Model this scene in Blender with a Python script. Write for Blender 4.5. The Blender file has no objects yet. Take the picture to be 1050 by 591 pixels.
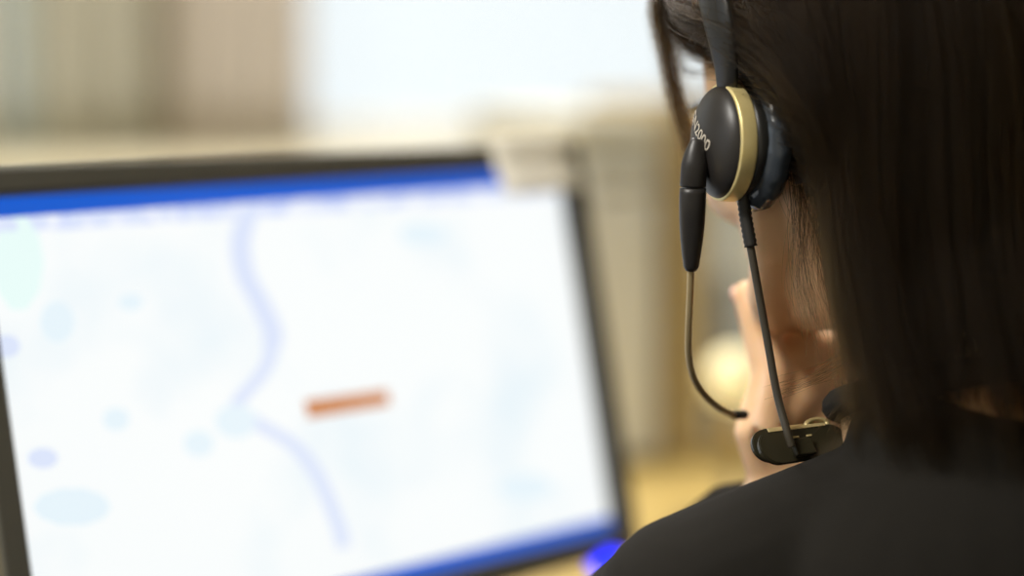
import bpy, bmesh, math, random
import numpy as np
from mathutils import Vector, Matrix, Quaternion
from mathutils.bvhtree import BVHTree

random.seed(7)
rng = np.random.default_rng(11)
SC = bpy.context.scene
COL = SC.collection
PI = math.pi

# ------------------------------------------------------------------ camera, light, exposure
F_PX = 65.0 / 36.0 * 1050.0
PITCH = math.radians(7.0)
YAW = math.radians(-20.0)               # turned a little to the right of the room's +Y
CAM_Z = 1.19
cd = bpy.data.cameras.new('camera')
cam = bpy.data.objects.new('camera', cd)
COL.objects.link(cam)
cd.lens = 65.0
cd.sensor_width = 36.0
cd.clip_start = 0.02
cam.location = (0, 0, CAM_Z)
cam.rotation_euler = (PI / 2 - PITCH, 0, YAW)
cd.dof.use_dof = True
cd.dof.focus_distance = 0.965
cd.dof.aperture_fstop = 1.3
SC.camera = cam
CAM_M = Matrix.Translation((0, 0, CAM_Z)) @ Matrix.Rotation(YAW, 4, 'Z') @ Matrix.Rotation(PI / 2 - PITCH, 4, 'X')


def at(px, py, d):
    """A place in the room, read from the photograph at distance d along the line of sight."""
    return CAM_M @ Vector(((px - 525.0) / F_PX * d, -(py - 295.5) / F_PX * d, -d))


def heading(deg_left):
    """Horizontal unit vector, deg_left to the left of the viewing direction."""
    a = PI / 2 + YAW + math.radians(deg_left)
    return Vector((math.cos(a), math.sin(a), 0))


w = bpy.data.worlds.new('daylight')
SC.world = w
w.use_nodes = True
bgn = w.node_tree.nodes['Background']
bgn.inputs['Color'].default_value = (0.92, 0.97, 1.0, 1)
bgn.inputs['Strength'].default_value = 1.02


def area_light(name, loc, rot, sx, sy, power, color):
    l = bpy.data.lights.new(name, 'AREA')
    l.shape = 'RECTANGLE'
    l.size, l.size_y = sx, sy
    l.energy = power
    l.color = color
    o = bpy.data.objects.new(name, l)
    COL.objects.link(o)
    o.location = loc
    o.rotation_euler = rot
    return o


area_light('window_portal', (0.35, 3.0, 1.71), (-PI / 2, 0, 0), 2.8, 1.28, 1, (1, 1, 1)).data.cycles.is_portal = True
area_light('window_portal', (-2.35, 1.0, 1.6), (0, -PI / 2, 0), 1.38, 2.4, 1, (1, 1, 1)).data.cycles.is_portal = True  # sampling portal for the added left window
SC.view_settings.view_transform = 'Standard'
SC.view_settings.look = 'None'
SC.view_settings.exposure = 0.0
SC.view_settings.gamma = 1.0
SC.view_settings.use_curve_mapping = False
SC.cycles.max_bounces = 10
SC.cycles.transparent_max_bounces = 12
SC.cycles.sample_clamp_indirect = 4.0
SC.cycles.caustics_reflective = False
SC.cycles.caustics_refractive = False


# ------------------------------------------------------------------ materials
def mat(name, base, rough=0.5, metal=0.0, noise=None, nscale=30.0, bump=0.0, bscale=200.0, emit=None, estr=1.0,
        spec=0.5, coat=0.0, sss=0.0, sss_rad=(0.01, 0.004, 0.002), sheen=0.0, stretch=None, trans=0.0):
    m = bpy.data.materials.new(name)
    m.use_nodes = True
    nt = m.node_tree
    p = nt.nodes['Principled BSDF']
    p.inputs['Base Color'].default_value = (*base, 1)
    p.inputs['Roughness'].default_value = rough
    p.inputs['Metallic'].default_value = metal
    p.inputs['Specular IOR Level'].default_value = spec
    p.inputs['Coat Weight'].default_value = coat
    if sss:
        p.inputs['Subsurface Weight'].default_value = sss
        p.inputs['Subsurface Radius'].default_value = sss_rad
        p.inputs['Subsurface Scale'].default_value = 1.0
    if sheen:
        p.inputs['Sheen Weight'].default_value = sheen
    if emit:
        p.inputs['Emission Color'].default_value = (*emit, 1)
        p.inputs['Emission Strength'].default_value = estr
    tc = nt.nodes.new('ShaderNodeTexCoord')
    mp = nt.nodes.new('ShaderNodeMapping')
    nt.links.new(tc.outputs['Object'], mp.inputs['Vector'])
    if stretch:
        mp.inputs['Scale'].default_value = stretch
    if noise:
        n = nt.nodes.new('ShaderNodeTexNoise')
        n.inputs['Scale'].default_value = nscale
        n.inputs['Detail'].default_value = 4
        nt.links.new(mp.outputs['Vector'], n.inputs['Vector'])
        r = nt.nodes.new('ShaderNodeValToRGB')
        r.color_ramp.elements[0].position = 0.3
        r.color_ramp.elements[1].position = 0.7
        r.color_ramp.elements[0].color = (*base, 1)
        r.color_ramp.elements[1].color = (*noise, 1)
        nt.links.new(n.outputs['Fac'], r.inputs['Fac'])
        nt.links.new(r.outputs['Color'], p.inputs['Base Color'])
    if bump:
        n2 = nt.nodes.new('ShaderNodeTexNoise')
        n2.inputs['Scale'].default_value = bscale
        nt.links.new(mp.outputs['Vector'], n2.inputs['Vector'])
        b = nt.nodes.new('ShaderNodeBump')
        b.inputs['Strength'].default_value = bump
        b.inputs['Distance'].default_value = 0.002
        nt.links.new(n2.outputs['Fac'], b.inputs['Height'])
        nt.links.new(b.outputs['Normal'], p.inputs['Normal'])
    if trans:
        t = nt.nodes.new('ShaderNodeBsdfTranslucent')
        t.inputs['Color'].default_value = (*base, 1)
        mx = nt.nodes.new('ShaderNodeMixShader')
        mx.inputs['Fac'].default_value = trans
        nt.links.new(p.outputs[0], mx.inputs[1])
        nt.links.new(t.outputs[0], mx.inputs[2])
        nt.links.new(mx.outputs[0], nt.nodes['Material Output'].inputs['Surface'])
    return m


def see_through(name, tint, clear, rough=0.0, base=None):
    """Thin clear sheet: mostly transparent, with a gloss; base gives a milky film."""
    m = bpy.data.materials.new(name)
    m.use_nodes = True
    nt = m.node_tree
    p = nt.nodes['Principled BSDF']
    p.inputs['Base Color'].default_value = (*(base or tint), 1)
    p.inputs['Roughness'].default_value = rough
    t = nt.nodes.new('ShaderNodeBsdfTransparent')
    t.inputs['Color'].default_value = (*tint, 1)
    mx = nt.nodes.new('ShaderNodeMixShader')
    mx.inputs['Fac'].default_value = clear
    nt.links.new(p.outputs[0], mx.inputs[1])
    nt.links.new(t.outputs[0], mx.inputs[2])
    nt.links.new(mx.outputs[0], nt.nodes['Material Output'].inputs['Surface'])
    return m


def glow(name, col, strength=1.0, col2=None, scale=10.0, lo=0.45, hi=0.75):
    m = bpy.data.materials.new(name)
    m.use_nodes = True
    nt = m.node_tree
    p = nt.nodes['Principled BSDF']
    p.inputs['Base Color'].default_value = (0.01, 0.01, 0.01, 1)
    p.inputs['Roughness'].default_value = 0.3
    p.inputs['Emission Color'].default_value = (*col, 1)
    p.inputs['Emission Strength'].default_value = strength
    if col2:
        tc = nt.nodes.new('ShaderNodeTexCoord')
        n = nt.nodes.new('ShaderNodeTexNoise')
        n.inputs['Scale'].default_value = scale
        n.inputs['Detail'].default_value = 3
        r = nt.nodes.new('ShaderNodeValToRGB')
        r.color_ramp.elements[0].position = lo
        r.color_ramp.elements[1].position = hi
        r.color_ramp.elements[0].color = (*col, 1)
        r.color_ramp.elements[1].color = (*col2, 1)
        nt.links.new(tc.outputs['Object'], n.inputs['Vector'])
        nt.links.new(n.outputs['Fac'], r.inputs['Fac'])
        nt.links.new(r.outputs['Color'], p.inputs['Emission Color'])
    return m


M = {}
M['wall'] = mat('wall_paint', (0.52, 0.48, 0.38), 0.8, noise=(0.56, 0.52, 0.42), nscale=4, bump=0.1)
M['ceiling'] = mat('ceiling_paint', (0.6, 0.58, 0.52), 0.9, noise=(0.64, 0.62, 0.56), nscale=5)
M['carpet'] = mat('office_carpet', (0.09, 0.09, 0.1), 0.95, noise=(0.13, 0.13, 0.14), nscale=90, bump=0.4)
M['white_frame'] = mat('white_window_frame', (0.78, 0.78, 0.75), 0.4, noise=(0.8, 0.8, 0.78), nscale=8)
M['sill'] = mat('cream_sill', (0.62, 0.56, 0.4), 0.45, noise=(0.66, 0.6, 0.44), nscale=8)
M['glass'] = see_through('window_glass', (0.97, 0.99, 1.0), 0.92)
M['curtain_grey'] = mat('grey_beige_cloth', (0.42, 0.4, 0.32), 0.9, noise=(0.46, 0.44, 0.36), nscale=60, bump=0.3, bscale=700, trans=0.25)
M['curtain_pink'] = mat('pinkish_beige_cloth', (0.48, 0.435, 0.375), 0.9, noise=(0.52, 0.465, 0.4), nscale=60, bump=0.3, bscale=700, trans=0.25)
M['curtain_pale'] = mat('pale_sheer_cloth', (0.62, 0.66, 0.6), 0.9, noise=(0.66, 0.7, 0.64), nscale=60, bump=0.3, bscale=700, trans=0.4)
M['curtain_fold_shade'] = mat('fold_shade_cloth', (0.23, 0.17, 0.08), 0.9, noise=(0.26, 0.2, 0.1), nscale=60, bump=0.3, bscale=700, trans=0.15)  # dark brown stands in for shade in the fold between curtains
M['rail'] = mat('steel_rail', (0.6, 0.6, 0.6), 0.3, 1.0, noise=(0.65, 0.65, 0.65), nscale=20)
M['oak'] = mat('oak_veneer', (0.48, 0.34, 0.11), 0.4, noise=(0.57, 0.42, 0.15), nscale=12, stretch=(1, 12, 1))
M['oak_upright'] = mat('oak_upright', (0.38, 0.29, 0.14), 0.45, noise=(0.44, 0.34, 0.17), nscale=12, stretch=(10, 10, 0.8))
M['black_plastic'] = mat('black_plastic', (0.012, 0.012, 0.012), 0.4, noise=(0.015, 0.015, 0.014), nscale=40)
M['bezel'] = mat('dark_bezel_plastic', (0.08, 0.077, 0.062), 0.5, noise=(0.086, 0.083, 0.068), nscale=40)
M['beige_case'] = mat('beige_case', (0.64, 0.65, 0.61), 0.5, noise=(0.67, 0.68, 0.64), nscale=20, bump=0.1)
M['beige_dark'] = mat('beige_case_dark_plastic', (0.48, 0.49, 0.44), 0.5, noise=(0.5, 0.51, 0.46), nscale=20)  # darker beige of the upper drive bay and power button
M['beige_light'] = mat('cream_case_top', (0.56, 0.54, 0.44), 0.5, noise=(0.59, 0.57, 0.47), nscale=20)
M['binder_pale'] = mat('pale_blue_binder', (0.62, 0.7, 0.76), 0.5, noise=(0.66, 0.74, 0.8), nscale=30)
M['binder_blue'] = mat('slate_blue_binder', (0.18, 0.21, 0.27), 0.55, noise=(0.21, 0.25, 0.31), nscale=30)
M['binder_cream'] = mat('cream_binder', (0.55, 0.53, 0.43), 0.55, noise=(0.58, 0.56, 0.46), nscale=30)
M['paper'] = mat('paper_white', (0.8, 0.8, 0.76), 0.7, noise=(0.76, 0.76, 0.72), nscale=30)
M['note'] = see_through('cream_film_note', (0.98, 0.96, 0.92), 0.16, 0.5, (0.95, 0.92, 0.8))
M['skin'] = mat('skin', (0.74, 0.46, 0.25), 0.45, noise=(0.78, 0.5, 0.29), nscale=35, bump=0.12, bscale=900, sss=0.25)
M['nail'] = mat('nail', (0.75, 0.47, 0.38), 0.25, noise=(0.78, 0.5, 0.4), nscale=60)
M['lip'] = mat('lip', (0.5, 0.2, 0.16), 0.35, noise=(0.54, 0.22, 0.18), nscale=60)
M['eye'] = mat('eye_white', (0.75, 0.73, 0.7), 0.15, noise=(0.72, 0.68, 0.66), nscale=40)
M['iris'] = mat('iris_brown', (0.05, 0.025, 0.01), 0.1, noise=(0.07, 0.035, 0.015), nscale=300)
M['hair_under'] = mat('dark_hair', (0.02, 0.013, 0.006), 0.6, noise=(0.03, 0.019, 0.009), nscale=60, stretch=(6, 6, 1))
M['knit'] = mat('charcoal_knit', (0.011, 0.0098, 0.008), 0.95, noise=(0.017, 0.015, 0.012), nscale=700, bump=0.5, bscale=900, spec=0.2, stretch=(3, 3, 0.5))
M['trousers'] = mat('dark_trousers', (0.03, 0.032, 0.04), 0.9, noise=(0.04, 0.042, 0.05), nscale=200)
M['shoe'] = mat('black_shoe_leather', (0.02, 0.02, 0.02), 0.4, noise=(0.03, 0.03, 0.03), nscale=50)
M['cup'] = mat('graphite_soft_plastic', (0.016, 0.014, 0.013), 0.42, noise=(0.02, 0.0175, 0.016), nscale=60)
M['gold'] = mat('brushed_gold', (0.78, 0.64, 0.28), 0.42, 0.55, noise=(0.82, 0.69, 0.34), nscale=120)
M['vinyl'] = mat('slate_vinyl_cushion', (0.03, 0.037, 0.047), 0.16, noise=(0.04, 0.05, 0.064), nscale=25, bump=0.5, bscale=60)
M['boom'] = mat('bronze_metal_boom', (0.42, 0.32, 0.17), 0.35, 0.7, noise=(0.46, 0.36, 0.2), nscale=60)
M['rubber'] = mat('black_rubber', (0.014, 0.013, 0.012), 0.55, noise=(0.018, 0.017, 0.015), nscale=60)
M['cable'] = mat('grey_brown_cable', (0.034, 0.027, 0.018), 0.4, noise=(0.04, 0.033, 0.022), nscale=60)
M['clip'] = mat('glossy_black_clip', (0.022, 0.019, 0.01), 0.3, noise=(0.027, 0.023, 0.012), nscale=50)
M['brass'] = mat('brass_glint', (0.7, 0.56, 0.26), 0.35, 0.5, noise=(0.75, 0.6, 0.3), nscale=80)  # brass of the clip's ring, also paints gold glints on its edges
M['print'] = mat('silver_print', (0.45, 0.4, 0.33), 0.5, noise=(0.48, 0.43, 0.36), nscale=80)
M['lamp_shade'] = mat('cream_glass_globe', (0.8, 0.72, 0.45), 0.4, noise=(0.82, 0.75, 0.5), nscale=12, emit=(0.8, 0.66, 0.32), estr=0.55)
M['lamp_metal'] = mat('lamp_brass', (0.5, 0.4, 0.2), 0.35, 1.0, noise=(0.55, 0.44, 0.23), nscale=60)
M['lum'] = glow('ceiling_diffuser', (1.0, 0.94, 0.83), 3.0)
M['alu'] = mat('aluminium', (0.5, 0.5, 0.5), 0.35, 1.0, noise=(0.55, 0.55, 0.55), nscale=50)
M['seat_fabric'] = mat('grey_seat_fabric', (0.08, 0.08, 0.09), 0.9, noise=(0.1, 0.1, 0.11), nscale=300)
M['blue_led'] = glow('blue_led', (0.01, 0.02, 1.0), 3.0)
M['map'] = glow('map_screen', (0.97, 1.0, 1.0), 0.98, (0.80, 0.91, 0.97), 9.0, 0.5, 0.8)
M['map_blue'] = glow('map_title_blue', (0.01, 0.11, 0.62), 1.0)
M['map_pale'] = glow('map_toolbar', (0.62, 0.70, 0.98), 1.0, (0.9, 0.93, 1.0), 60, 0.4, 0.6)
M['map_river'] = glow('map_river', (0.72, 0.79, 0.97), 1.0)
M['map_spot'] = glow('map_spot', (0.8, 0.91, 0.97), 1.0)
M['map_green'] = glow('map_park', (0.82, 0.98, 0.95), 1.0)
M['map_orange'] = glow('map_label', (0.62, 0.24, 0.08), 1.0)


# ------------------------------------------------------------------ helpers
def put(name, bm, m, parent=None, smooth=True, mw=None):
    me = bpy.data.meshes.new(name)
    bmesh.ops.recalc_face_normals(bm, faces=bm.faces[:])
    bm.to_mesh(me)
    bm.free()
    return put_mesh(name, me, m, parent, smooth, mw)


def put_mesh(name, me, m, parent=None, smooth=True, mw=None):
    o = bpy.data.objects.new(name, me)
    COL.objects.link(o)
    me.materials.append(m)
    if smooth:
        for p in me.polygons:
            p.use_smooth = True
    if parent is not None:
        o.parent = parent
        o.matrix_parent_inverse = world(parent).inverted()
    if mw is not None:
        o.matrix_world = mw
        if parent is not None:
            o.matrix_parent_inverse = Matrix()
            o.matrix_basis = world(parent).inverted() @ mw
    return o


def world(o):
    m = o.matrix_basis.copy()
    if o.parent:
        m = world(o.parent) @ o.matrix_parent_inverse @ m
    return m


def thing(name, label, cat, loc=(0, 0, 0), rotz=0.0, group=None, mw=None):
    o = bpy.data.objects.new(name, None)
    COL.objects.link(o)
    o.empty_display_size = 0.05
    if mw is not None:
        o.matrix_basis = mw
    else:
        o.location = loc
        o.rotation_euler = (0, 0, rotz)
        o.matrix_basis = Matrix.Translation(loc) @ Matrix.Rotation(rotz, 4, 'Z')
    o['label'] = label
    o['category'] = cat
    if group:
        o['group'] = group
    return o


def local(name, bm, m, parent, smooth=False):
    """Geometry given in the parent's own coordinates."""
    me = bpy.data.meshes.new(name)
    bmesh.ops.recalc_face_normals(bm, faces=bm.faces[:])
    bm.to_mesh(me)
    bm.free()
    o = bpy.data.objects.new(name, me)
    COL.objects.link(o)
    me.materials.append(m)
    if smooth:
        for p in me.polygons:
            p.use_smooth = True
    o.parent = parent
    return o


def box(bm, c, s, bevel=0.0, seg=2, mtx=None):
    g = bmesh.ops.create_cube(bm, size=1.0)
    vs = g['verts']
    for v in vs:
        v.co = Vector((v.co.x * s[0] + c[0], v.co.y * s[1] + c[1], v.co.z * s[2] + c[2]))
    if bevel:
        es = list({e for v in vs for e in v.link_edges})
        r = bmesh.ops.bevel(bm, geom=es, offset=bevel, segments=seg, profile=0.5, affect='EDGES')
        vs = list({v for v in r['verts']} | {v for v in vs if v.is_valid})
    if mtx is not None:
        for v in vs:
            if v.is_valid:
                v.co = mtx @ v.co
    return bm


def newbox(c, s, bevel=0.0, mtx=None):
    bm = bmesh.new()
    box(bm, c, s, bevel, 2, mtx)
    return bm


def tube(bm, pts, radii, seg=12, cap=True, up=None):
    """Loft of round or oval rings along pts; radii: number or (side, up) pair per point."""
    pts = [Vector(p) for p in pts]
    n = len(pts)
    if not isinstance(radii, (list, tuple)):
        radii = [radii] * n
    ref = Vector(up) if up is not None else None
    rings = []
    prev = None
    for i in range(n):
        t = (pts[min(i + 1, n - 1)] - pts[max(i - 1, 0)]).normalized()
        if ref is not None:
            x = ref.cross(t)
            x = x.normalized() if x.length > 1e-5 else t.orthogonal().normalized()
        elif prev is None:
            x = t.orthogonal().normalized()
        else:
            x = (prev - t * prev.dot(t))
            x = x.normalized() if x.length > 1e-5 else t.orthogonal().normalized()
        prev = x
        y = t.cross(x).normalized()
        r = radii[i]
        rx, ry = r if isinstance(r, (tuple, list)) else (r, r)
        rings.append([bm.verts.new(pts[i] + x * rx * math.cos(2 * PI * k / seg) + y * ry * math.sin(2 * PI * k / seg)) for k in range(seg)])
    for a, b in zip(rings[:-1], rings[1:]):
        for k in range(seg):
            bm.faces.new((a[k], a[(k + 1) % seg], b[(k + 1) % seg], b[k]))
    if cap:
        bm.faces.new(rings[0])
        bm.faces.new(rings[-1][::-1])
    return bm


def smooth_path(pts, per=8):
    """Catmull-Rom through pts."""
    P = [Vector(p) for p in pts]
    P = [P[0] * 2 - P[1]] + P + [P[-1] * 2 - P[-2]]
    out = []
    for i in range(1, len(P) - 2):
        for k in range(per):
            t = k / per
            a, b, c, d = P[i - 1], P[i], P[i + 1], P[i + 2]
            out.append(0.5 * ((2 * b) + (c - a) * t + (2 * a - 5 * b + 4 * c - d) * t * t + (3 * b - a - 3 * c + d) * t ** 3))
    out.append(P[-2])
    return out


def ball(bm, c, r, seg=16, rings=12, mtx=None):
    g = bmesh.ops.create_uvsphere(bm, u_segments=seg, v_segments=rings, radius=1.0)
    rr = r if isinstance(r, (tuple, list)) else (r, r, r)
    for v in g['verts']:
        v.co = Vector((v.co.x * rr[0], v.co.y * rr[1], v.co.z * rr[2]))
        if mtx is not None:
            v.co = mtx @ v.co
        v.co += Vector(c)
    return bm


def limb(bm, pts, radii, seg=16):
    """Tapered limb with rounded ends."""
    tube(bm, pts, radii, seg)
    for p, r in ((pts[0], radii[0]), (pts[-1], radii[-1])):
        ball(bm, p, max(r) if isinstance(r, (tuple, list)) else r, seg, 10)
    return bm


def lathe(bm, prof, seg=32, mtx=None):
    """Profile (r, z) turned about z."""
    rings = []
    for r, z in prof:
        rings.append([bm.verts.new((r * math.cos(2 * PI * k / seg), r * math.sin(2 * PI * k / seg), z)) for k in range(seg)])
    for a, b in zip(rings[:-1], rings[1:]):
        for k in range(seg):
            bm.faces.new((a[k], a[(k + 1) % seg], b[(k + 1) % seg], b[k]))
    bm.faces.new(rings[0][::-1])
    bm.faces.new(rings[-1])
    if mtx is not None:
        for ring in rings:
            for v in ring:
                v.co = mtx @ v.co
    return bm


def fused(bm, voxel, smooth=4, factor=0.5):
    """One continuous skin around the overlapping closed shells in bm."""
    me = bpy.data.meshes.new('shell')
    bmesh.ops.recalc_face_normals(bm, faces=bm.faces[:])
    bm.to_mesh(me)
    bm.free()
    o = bpy.data.objects.new('shell', me)
    COL.objects.link(o)
    r = o.modifiers.new('r', 'REMESH')
    r.mode = 'VOXEL'
    r.voxel_size = voxel
    s = o.modifiers.new('s', 'SMOOTH')
    s.iterations = smooth
    s.factor = factor
    dg = bpy.context.evaluated_depsgraph_get()
    out = bpy.data.meshes.new_from_object(o.evaluated_get(dg))
    bpy.data.objects.remove(o)
    bpy.data.meshes.remove(me)
    out.materials.clear()
    return out


def axes(origin, x, y, z):
    m = Matrix.Identity(4)
    for i, a in enumerate((x, y, z)):
        for j in range(3):
            m[j][i] = a[j]
    for j in range(3):
        m[j][3] = origin[j]
    return m


def structure(name, bm, m, smooth=False):
    o = put(name, bm, m, None, smooth)
    o['kind'] = 'structure'
    return o


# ------------------------------------------------------------------ the room
X0, X1, Y0, Y1, ZC = -2.3, 2.5, -1.6, 2.95, 2.65
structure('floor', newbox(((X0 + X1) / 2, (Y0 + Y1) / 2, -0.05), (X1 - X0 + 0.4, Y1 - Y0 + 0.6, 0.1)), M['carpet'])
structure('ceiling', newbox(((X0 + X1) / 2, (Y0 + Y1) / 2, ZC + 0.05), (X1 - X0 + 0.4, Y1 - Y0 + 0.6, 0.1)), M['ceiling'])
LY0, LY1, LZ0, LZ1 = -0.2, 2.2, 0.92, 2.3
bm = bmesh.new()
box(bm, (X0 - 0.05, (Y0 + Y1) / 2, LZ0 / 2), (0.1, Y1 - Y0 + 0.2, LZ0))
box(bm, (X0 - 0.05, (Y0 + Y1) / 2, (LZ1 + ZC) / 2), (0.1, Y1 - Y0 + 0.2, ZC - LZ1))
box(bm, (X0 - 0.05, (Y0 - 0.1 + LY0) / 2, (LZ0 + LZ1) / 2), (0.1, LY0 - Y0 + 0.1, LZ1 - LZ0))
box(bm, (X0 - 0.05, (LY1 + Y1 + 0.1) / 2, (LZ0 + LZ1) / 2), (0.1, Y1 + 0.1 - LY1, LZ1 - LZ0))
structure('wall_left', bm, M['wall'])
w2 = bpy.data.objects.new('added_side_window', None)  # unseen window, added to light her cheek from the left
COL.objects.link(w2)
w2['kind'] = 'structure'
for z in (LZ0 + 0.025, LZ1 - 0.025):
    local('frame_rail', newbox((X0 - 0.06, (LY0 + LY1) / 2, z), (0.05, LY1 - LY0, 0.05), 0.005), M['white_frame'], w2)
for y in (LY0 + 0.025, (LY0 + LY1) / 2, LY1 - 0.025):
    local('frame_stile', newbox((X0 - 0.06, y, (LZ0 + LZ1) / 2), (0.05, 0.05, LZ1 - LZ0 - 0.1), 0.005), M['white_frame'], w2)
for y in (LY0 * 0.75 + LY1 * 0.25, LY0 * 0.25 + LY1 * 0.75):
    local('pane', newbox((X0 - 0.06, y, (LZ0 + LZ1) / 2), (0.006, (LY1 - LY0) / 2 - 0.05, LZ1 - LZ0 - 0.1)), M['glass'], w2)
local('window_sill', newbox((X0 + 0.03, (LY0 + LY1) / 2, LZ0 - 0.012), (0.16, LY1 - LY0 + 0.1, 0.024), 0.005), M['sill'], w2)
structure('wall_right', newbox((X1 + 0.05, (Y0 + Y1) / 2, ZC / 2), (0.1, Y1 - Y0 + 0.2, ZC)), M['wall'])
structure('wall_rear', newbox(((X0 + X1) / 2, Y0 - 0.05, ZC / 2), (X1 - X0, 0.1, ZC)), M['wall'])
WX0, WX1, WZ0, WZ1 = -1.05, 1.75, 1.045, 2.35
bm = bmesh.new()
WT = 0.2
box(bm, ((X0 + X1) / 2, Y1 + WT / 2, WZ0 / 2), (X1 - X0, WT, WZ0))
box(bm, ((X0 + X1) / 2, Y1 + WT / 2, (WZ1 + ZC) / 2), (X1 - X0, WT, ZC - WZ1))
box(bm, ((X0 + WX0) / 2, Y1 + WT / 2, (WZ0 + WZ1) / 2), (WX0 - X0, WT, WZ1 - WZ0))
box(bm, ((WX1 + X1) / 2, Y1 + WT / 2, (WZ0 + WZ1) / 2), (X1 - WX1, WT, WZ1 - WZ0))
structure('wall_window', bm, M['wall'])
def room_x(px, y):
    """Room x where the line of sight through column px meets the vertical plane at depth y."""
    d = at(px, 60, 1.0) - cam.location
    return d.x / d.y * y


# window: frame, panes, sill
wf = bpy.data.objects.new('window_1', None)
COL.objects.link(wf)
wf['kind'] = 'structure'
bm = bmesh.new()
fy = Y1 + 0.13
for z in (WZ0 + 0.02, WZ1 - 0.03):
    box(bm, ((WX0 + WX1) / 2, fy, z), (WX1 - WX0, 0.06, 0.05), 0.006)
for x in (WX0 + 0.025, WX1 - 0.025):
    box(bm, (x, fy, (WZ0 + WZ1) / 2), (0.05, 0.06, WZ1 - WZ0), 0.006)
local('window_frame', bm, M['white_frame'], wf)
mull = [room_x(176, fy), room_x(830, fy)]
for x in mull:
    local('mullion', newbox((x, fy, (WZ0 + WZ1) / 2), (0.045, 0.052, WZ1 - WZ0 - 0.02), 0.006), M['white_frame'], wf)
xs = [WX0 + 0.05] + mull + [WX1 - 0.05]
for a, b in zip(xs[:-1], xs[1:]):
    local('pane', newbox(((a + b) / 2, fy, (WZ0 + WZ1) / 2), (b - a, 0.006, WZ1 - WZ0 - 0.06)), M['glass'], wf)
local('window_sill', newbox(((WX0 + WX1) / 2, Y1 - 0.17, WZ0 - 0.012), (WX1 - WX0 + 0.3, 0.5, 0.03), 0.008), M['sill'], wf)
local('sill_apron', newbox(((WX0 + WX1) / 2, Y1 - 0.03, WZ0 - 0.09), (WX1 - WX0 + 0.2, 0.06, 0.13), 0.008), M['sill'], wf)
for nm, c, s in (('baseboard_window', ((X0 + X1) / 2, Y1 - 0.01, 0.05), (X1 - X0, 0.02, 0.1)),
                 ('baseboard_left', (X0 + 0.01, (Y0 + Y1) / 2, 0.05), (0.02, Y1 - Y0 - 0.04, 0.1)),
                 ('baseboard_right', (X1 - 0.01, (Y0 + Y1) / 2, 0.05), (0.02, Y1 - Y0 - 0.04, 0.1))):
    structure(nm, newbox(c, s), M['white_frame'])


# ------------------------------------------------------------------ curtains
def curtain(label, x0, x1, m, waves, amp, y, phase=0.0):
    z0, z1 = WZ0 + 0.008, 2.4
    t = thing('curtain', label, 'curtain', ((x0 + x1) / 2, y, z0), 0, 'curtains at the window')
    bm = bmesh.new()
    nx, nz = 90, 14
    grid = []
    for j in range(nz + 1):
        row = []
        for i in range(nx + 1):
            u = i / nx
            v = j / nz
            a = amp * (1.0 - 0.25 * v)
            xx = (u - 0.5) * (x1 - x0)
            yy = a * math.sin(2 * PI * waves * u + phase) + 0.35 * a * math.sin(2 * PI * waves * 2.3 * u + 1.3)
            row.append(bm.verts.new((xx, yy, v * (z1 - z0))))
        grid.append(row)
    for j in range(nz):
        for i in range(nx):
            bm.faces.new((grid[j][i], grid[j][i + 1], grid[j + 1][i + 1], grid[j + 1][i]))
    o = local('cloth', bm, m, t, True)
    s = o.modifiers.new('thick', 'SOLIDIFY')
    s.thickness = 0.003
    bm = bmesh.new()
    box(bm, (0, 0, z1 - z0), (x1 - x0, 0.012, 0.05), 0.004)
    local('heading_tape', bm, m, t)
    return t


CY = Y1 - 0.09
curtain('grey-beige folded curtain in the left half of the window', room_x(38, CY), room_x(160, CY), M['curtain_grey'], 2.2, 0.018, CY, 0.4)
curtain('pinkish beige folded curtain beside the bright bare window', room_x(179, CY - 0.045), room_x(312, CY - 0.045), M['curtain_pink'], 2.4, 0.016, CY - 0.045, 2.6)
curtain('narrow pale sheer curtain left of the grey-beige curtain', room_x(6, CY + 0.06), room_x(42, CY + 0.06), M['curtain_pale'], 1.2, 0.012, CY + 0.06, 0.6)
curtain('greyish curtain pulled to the far left window edge', room_x(-150, CY), room_x(4, CY), M['curtain_grey'], 2.2, 0.02, CY)
curtain('narrow brown strip for the shaded fold between the grey-beige and the pinkish curtain', room_x(146, CY + 0.04), room_x(196, CY + 0.04), M['curtain_fold_shade'], 1.4, 0.012, CY + 0.04, 0.2)  # dark strip painting the shade where the two curtains meet
rt = thing('curtain_rail', 'steel curtain rail above the window', 'rail', ((WX0 + WX1) / 2, CY - 0.003, 2.44))
bm = bmesh.new()
tube(bm, [(-1.6, 0, 0), (1.6, 0, 0)], 0.012, 12)
local('rod', bm, M['rail'], rt, True)
for x in (-1.5, 0, 1.5):
    local('bracket', newbox((x, 0.05, 0), (0.02, 0.085, 0.03), 0.004), M['rail'], rt)

# ------------------------------------------------------------------ desk
DZ = 0.75
dk = thing('desk', 'wide oak office desk under the monitor and computer', 'desk', (0.25, 1.78, 0))
local('desktop', newbox((0, 0, DZ - 0.015), (2.3, 1.26, 0.03), 0.005), M['oak'], dk)
for sx in (-1, 1):
    for sy in (-1, 1):
        local('leg', newbox((sx * 1.08, sy * 0.55, (DZ - 0.03) / 2), (0.05, 0.05, DZ - 0.03), 0.004), M['alu'], dk)
local('modesty_panel', newbox((0, 0.5, 0.5), (2.1, 0.018, 0.4), 0.003), M['oak'], dk)

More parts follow.
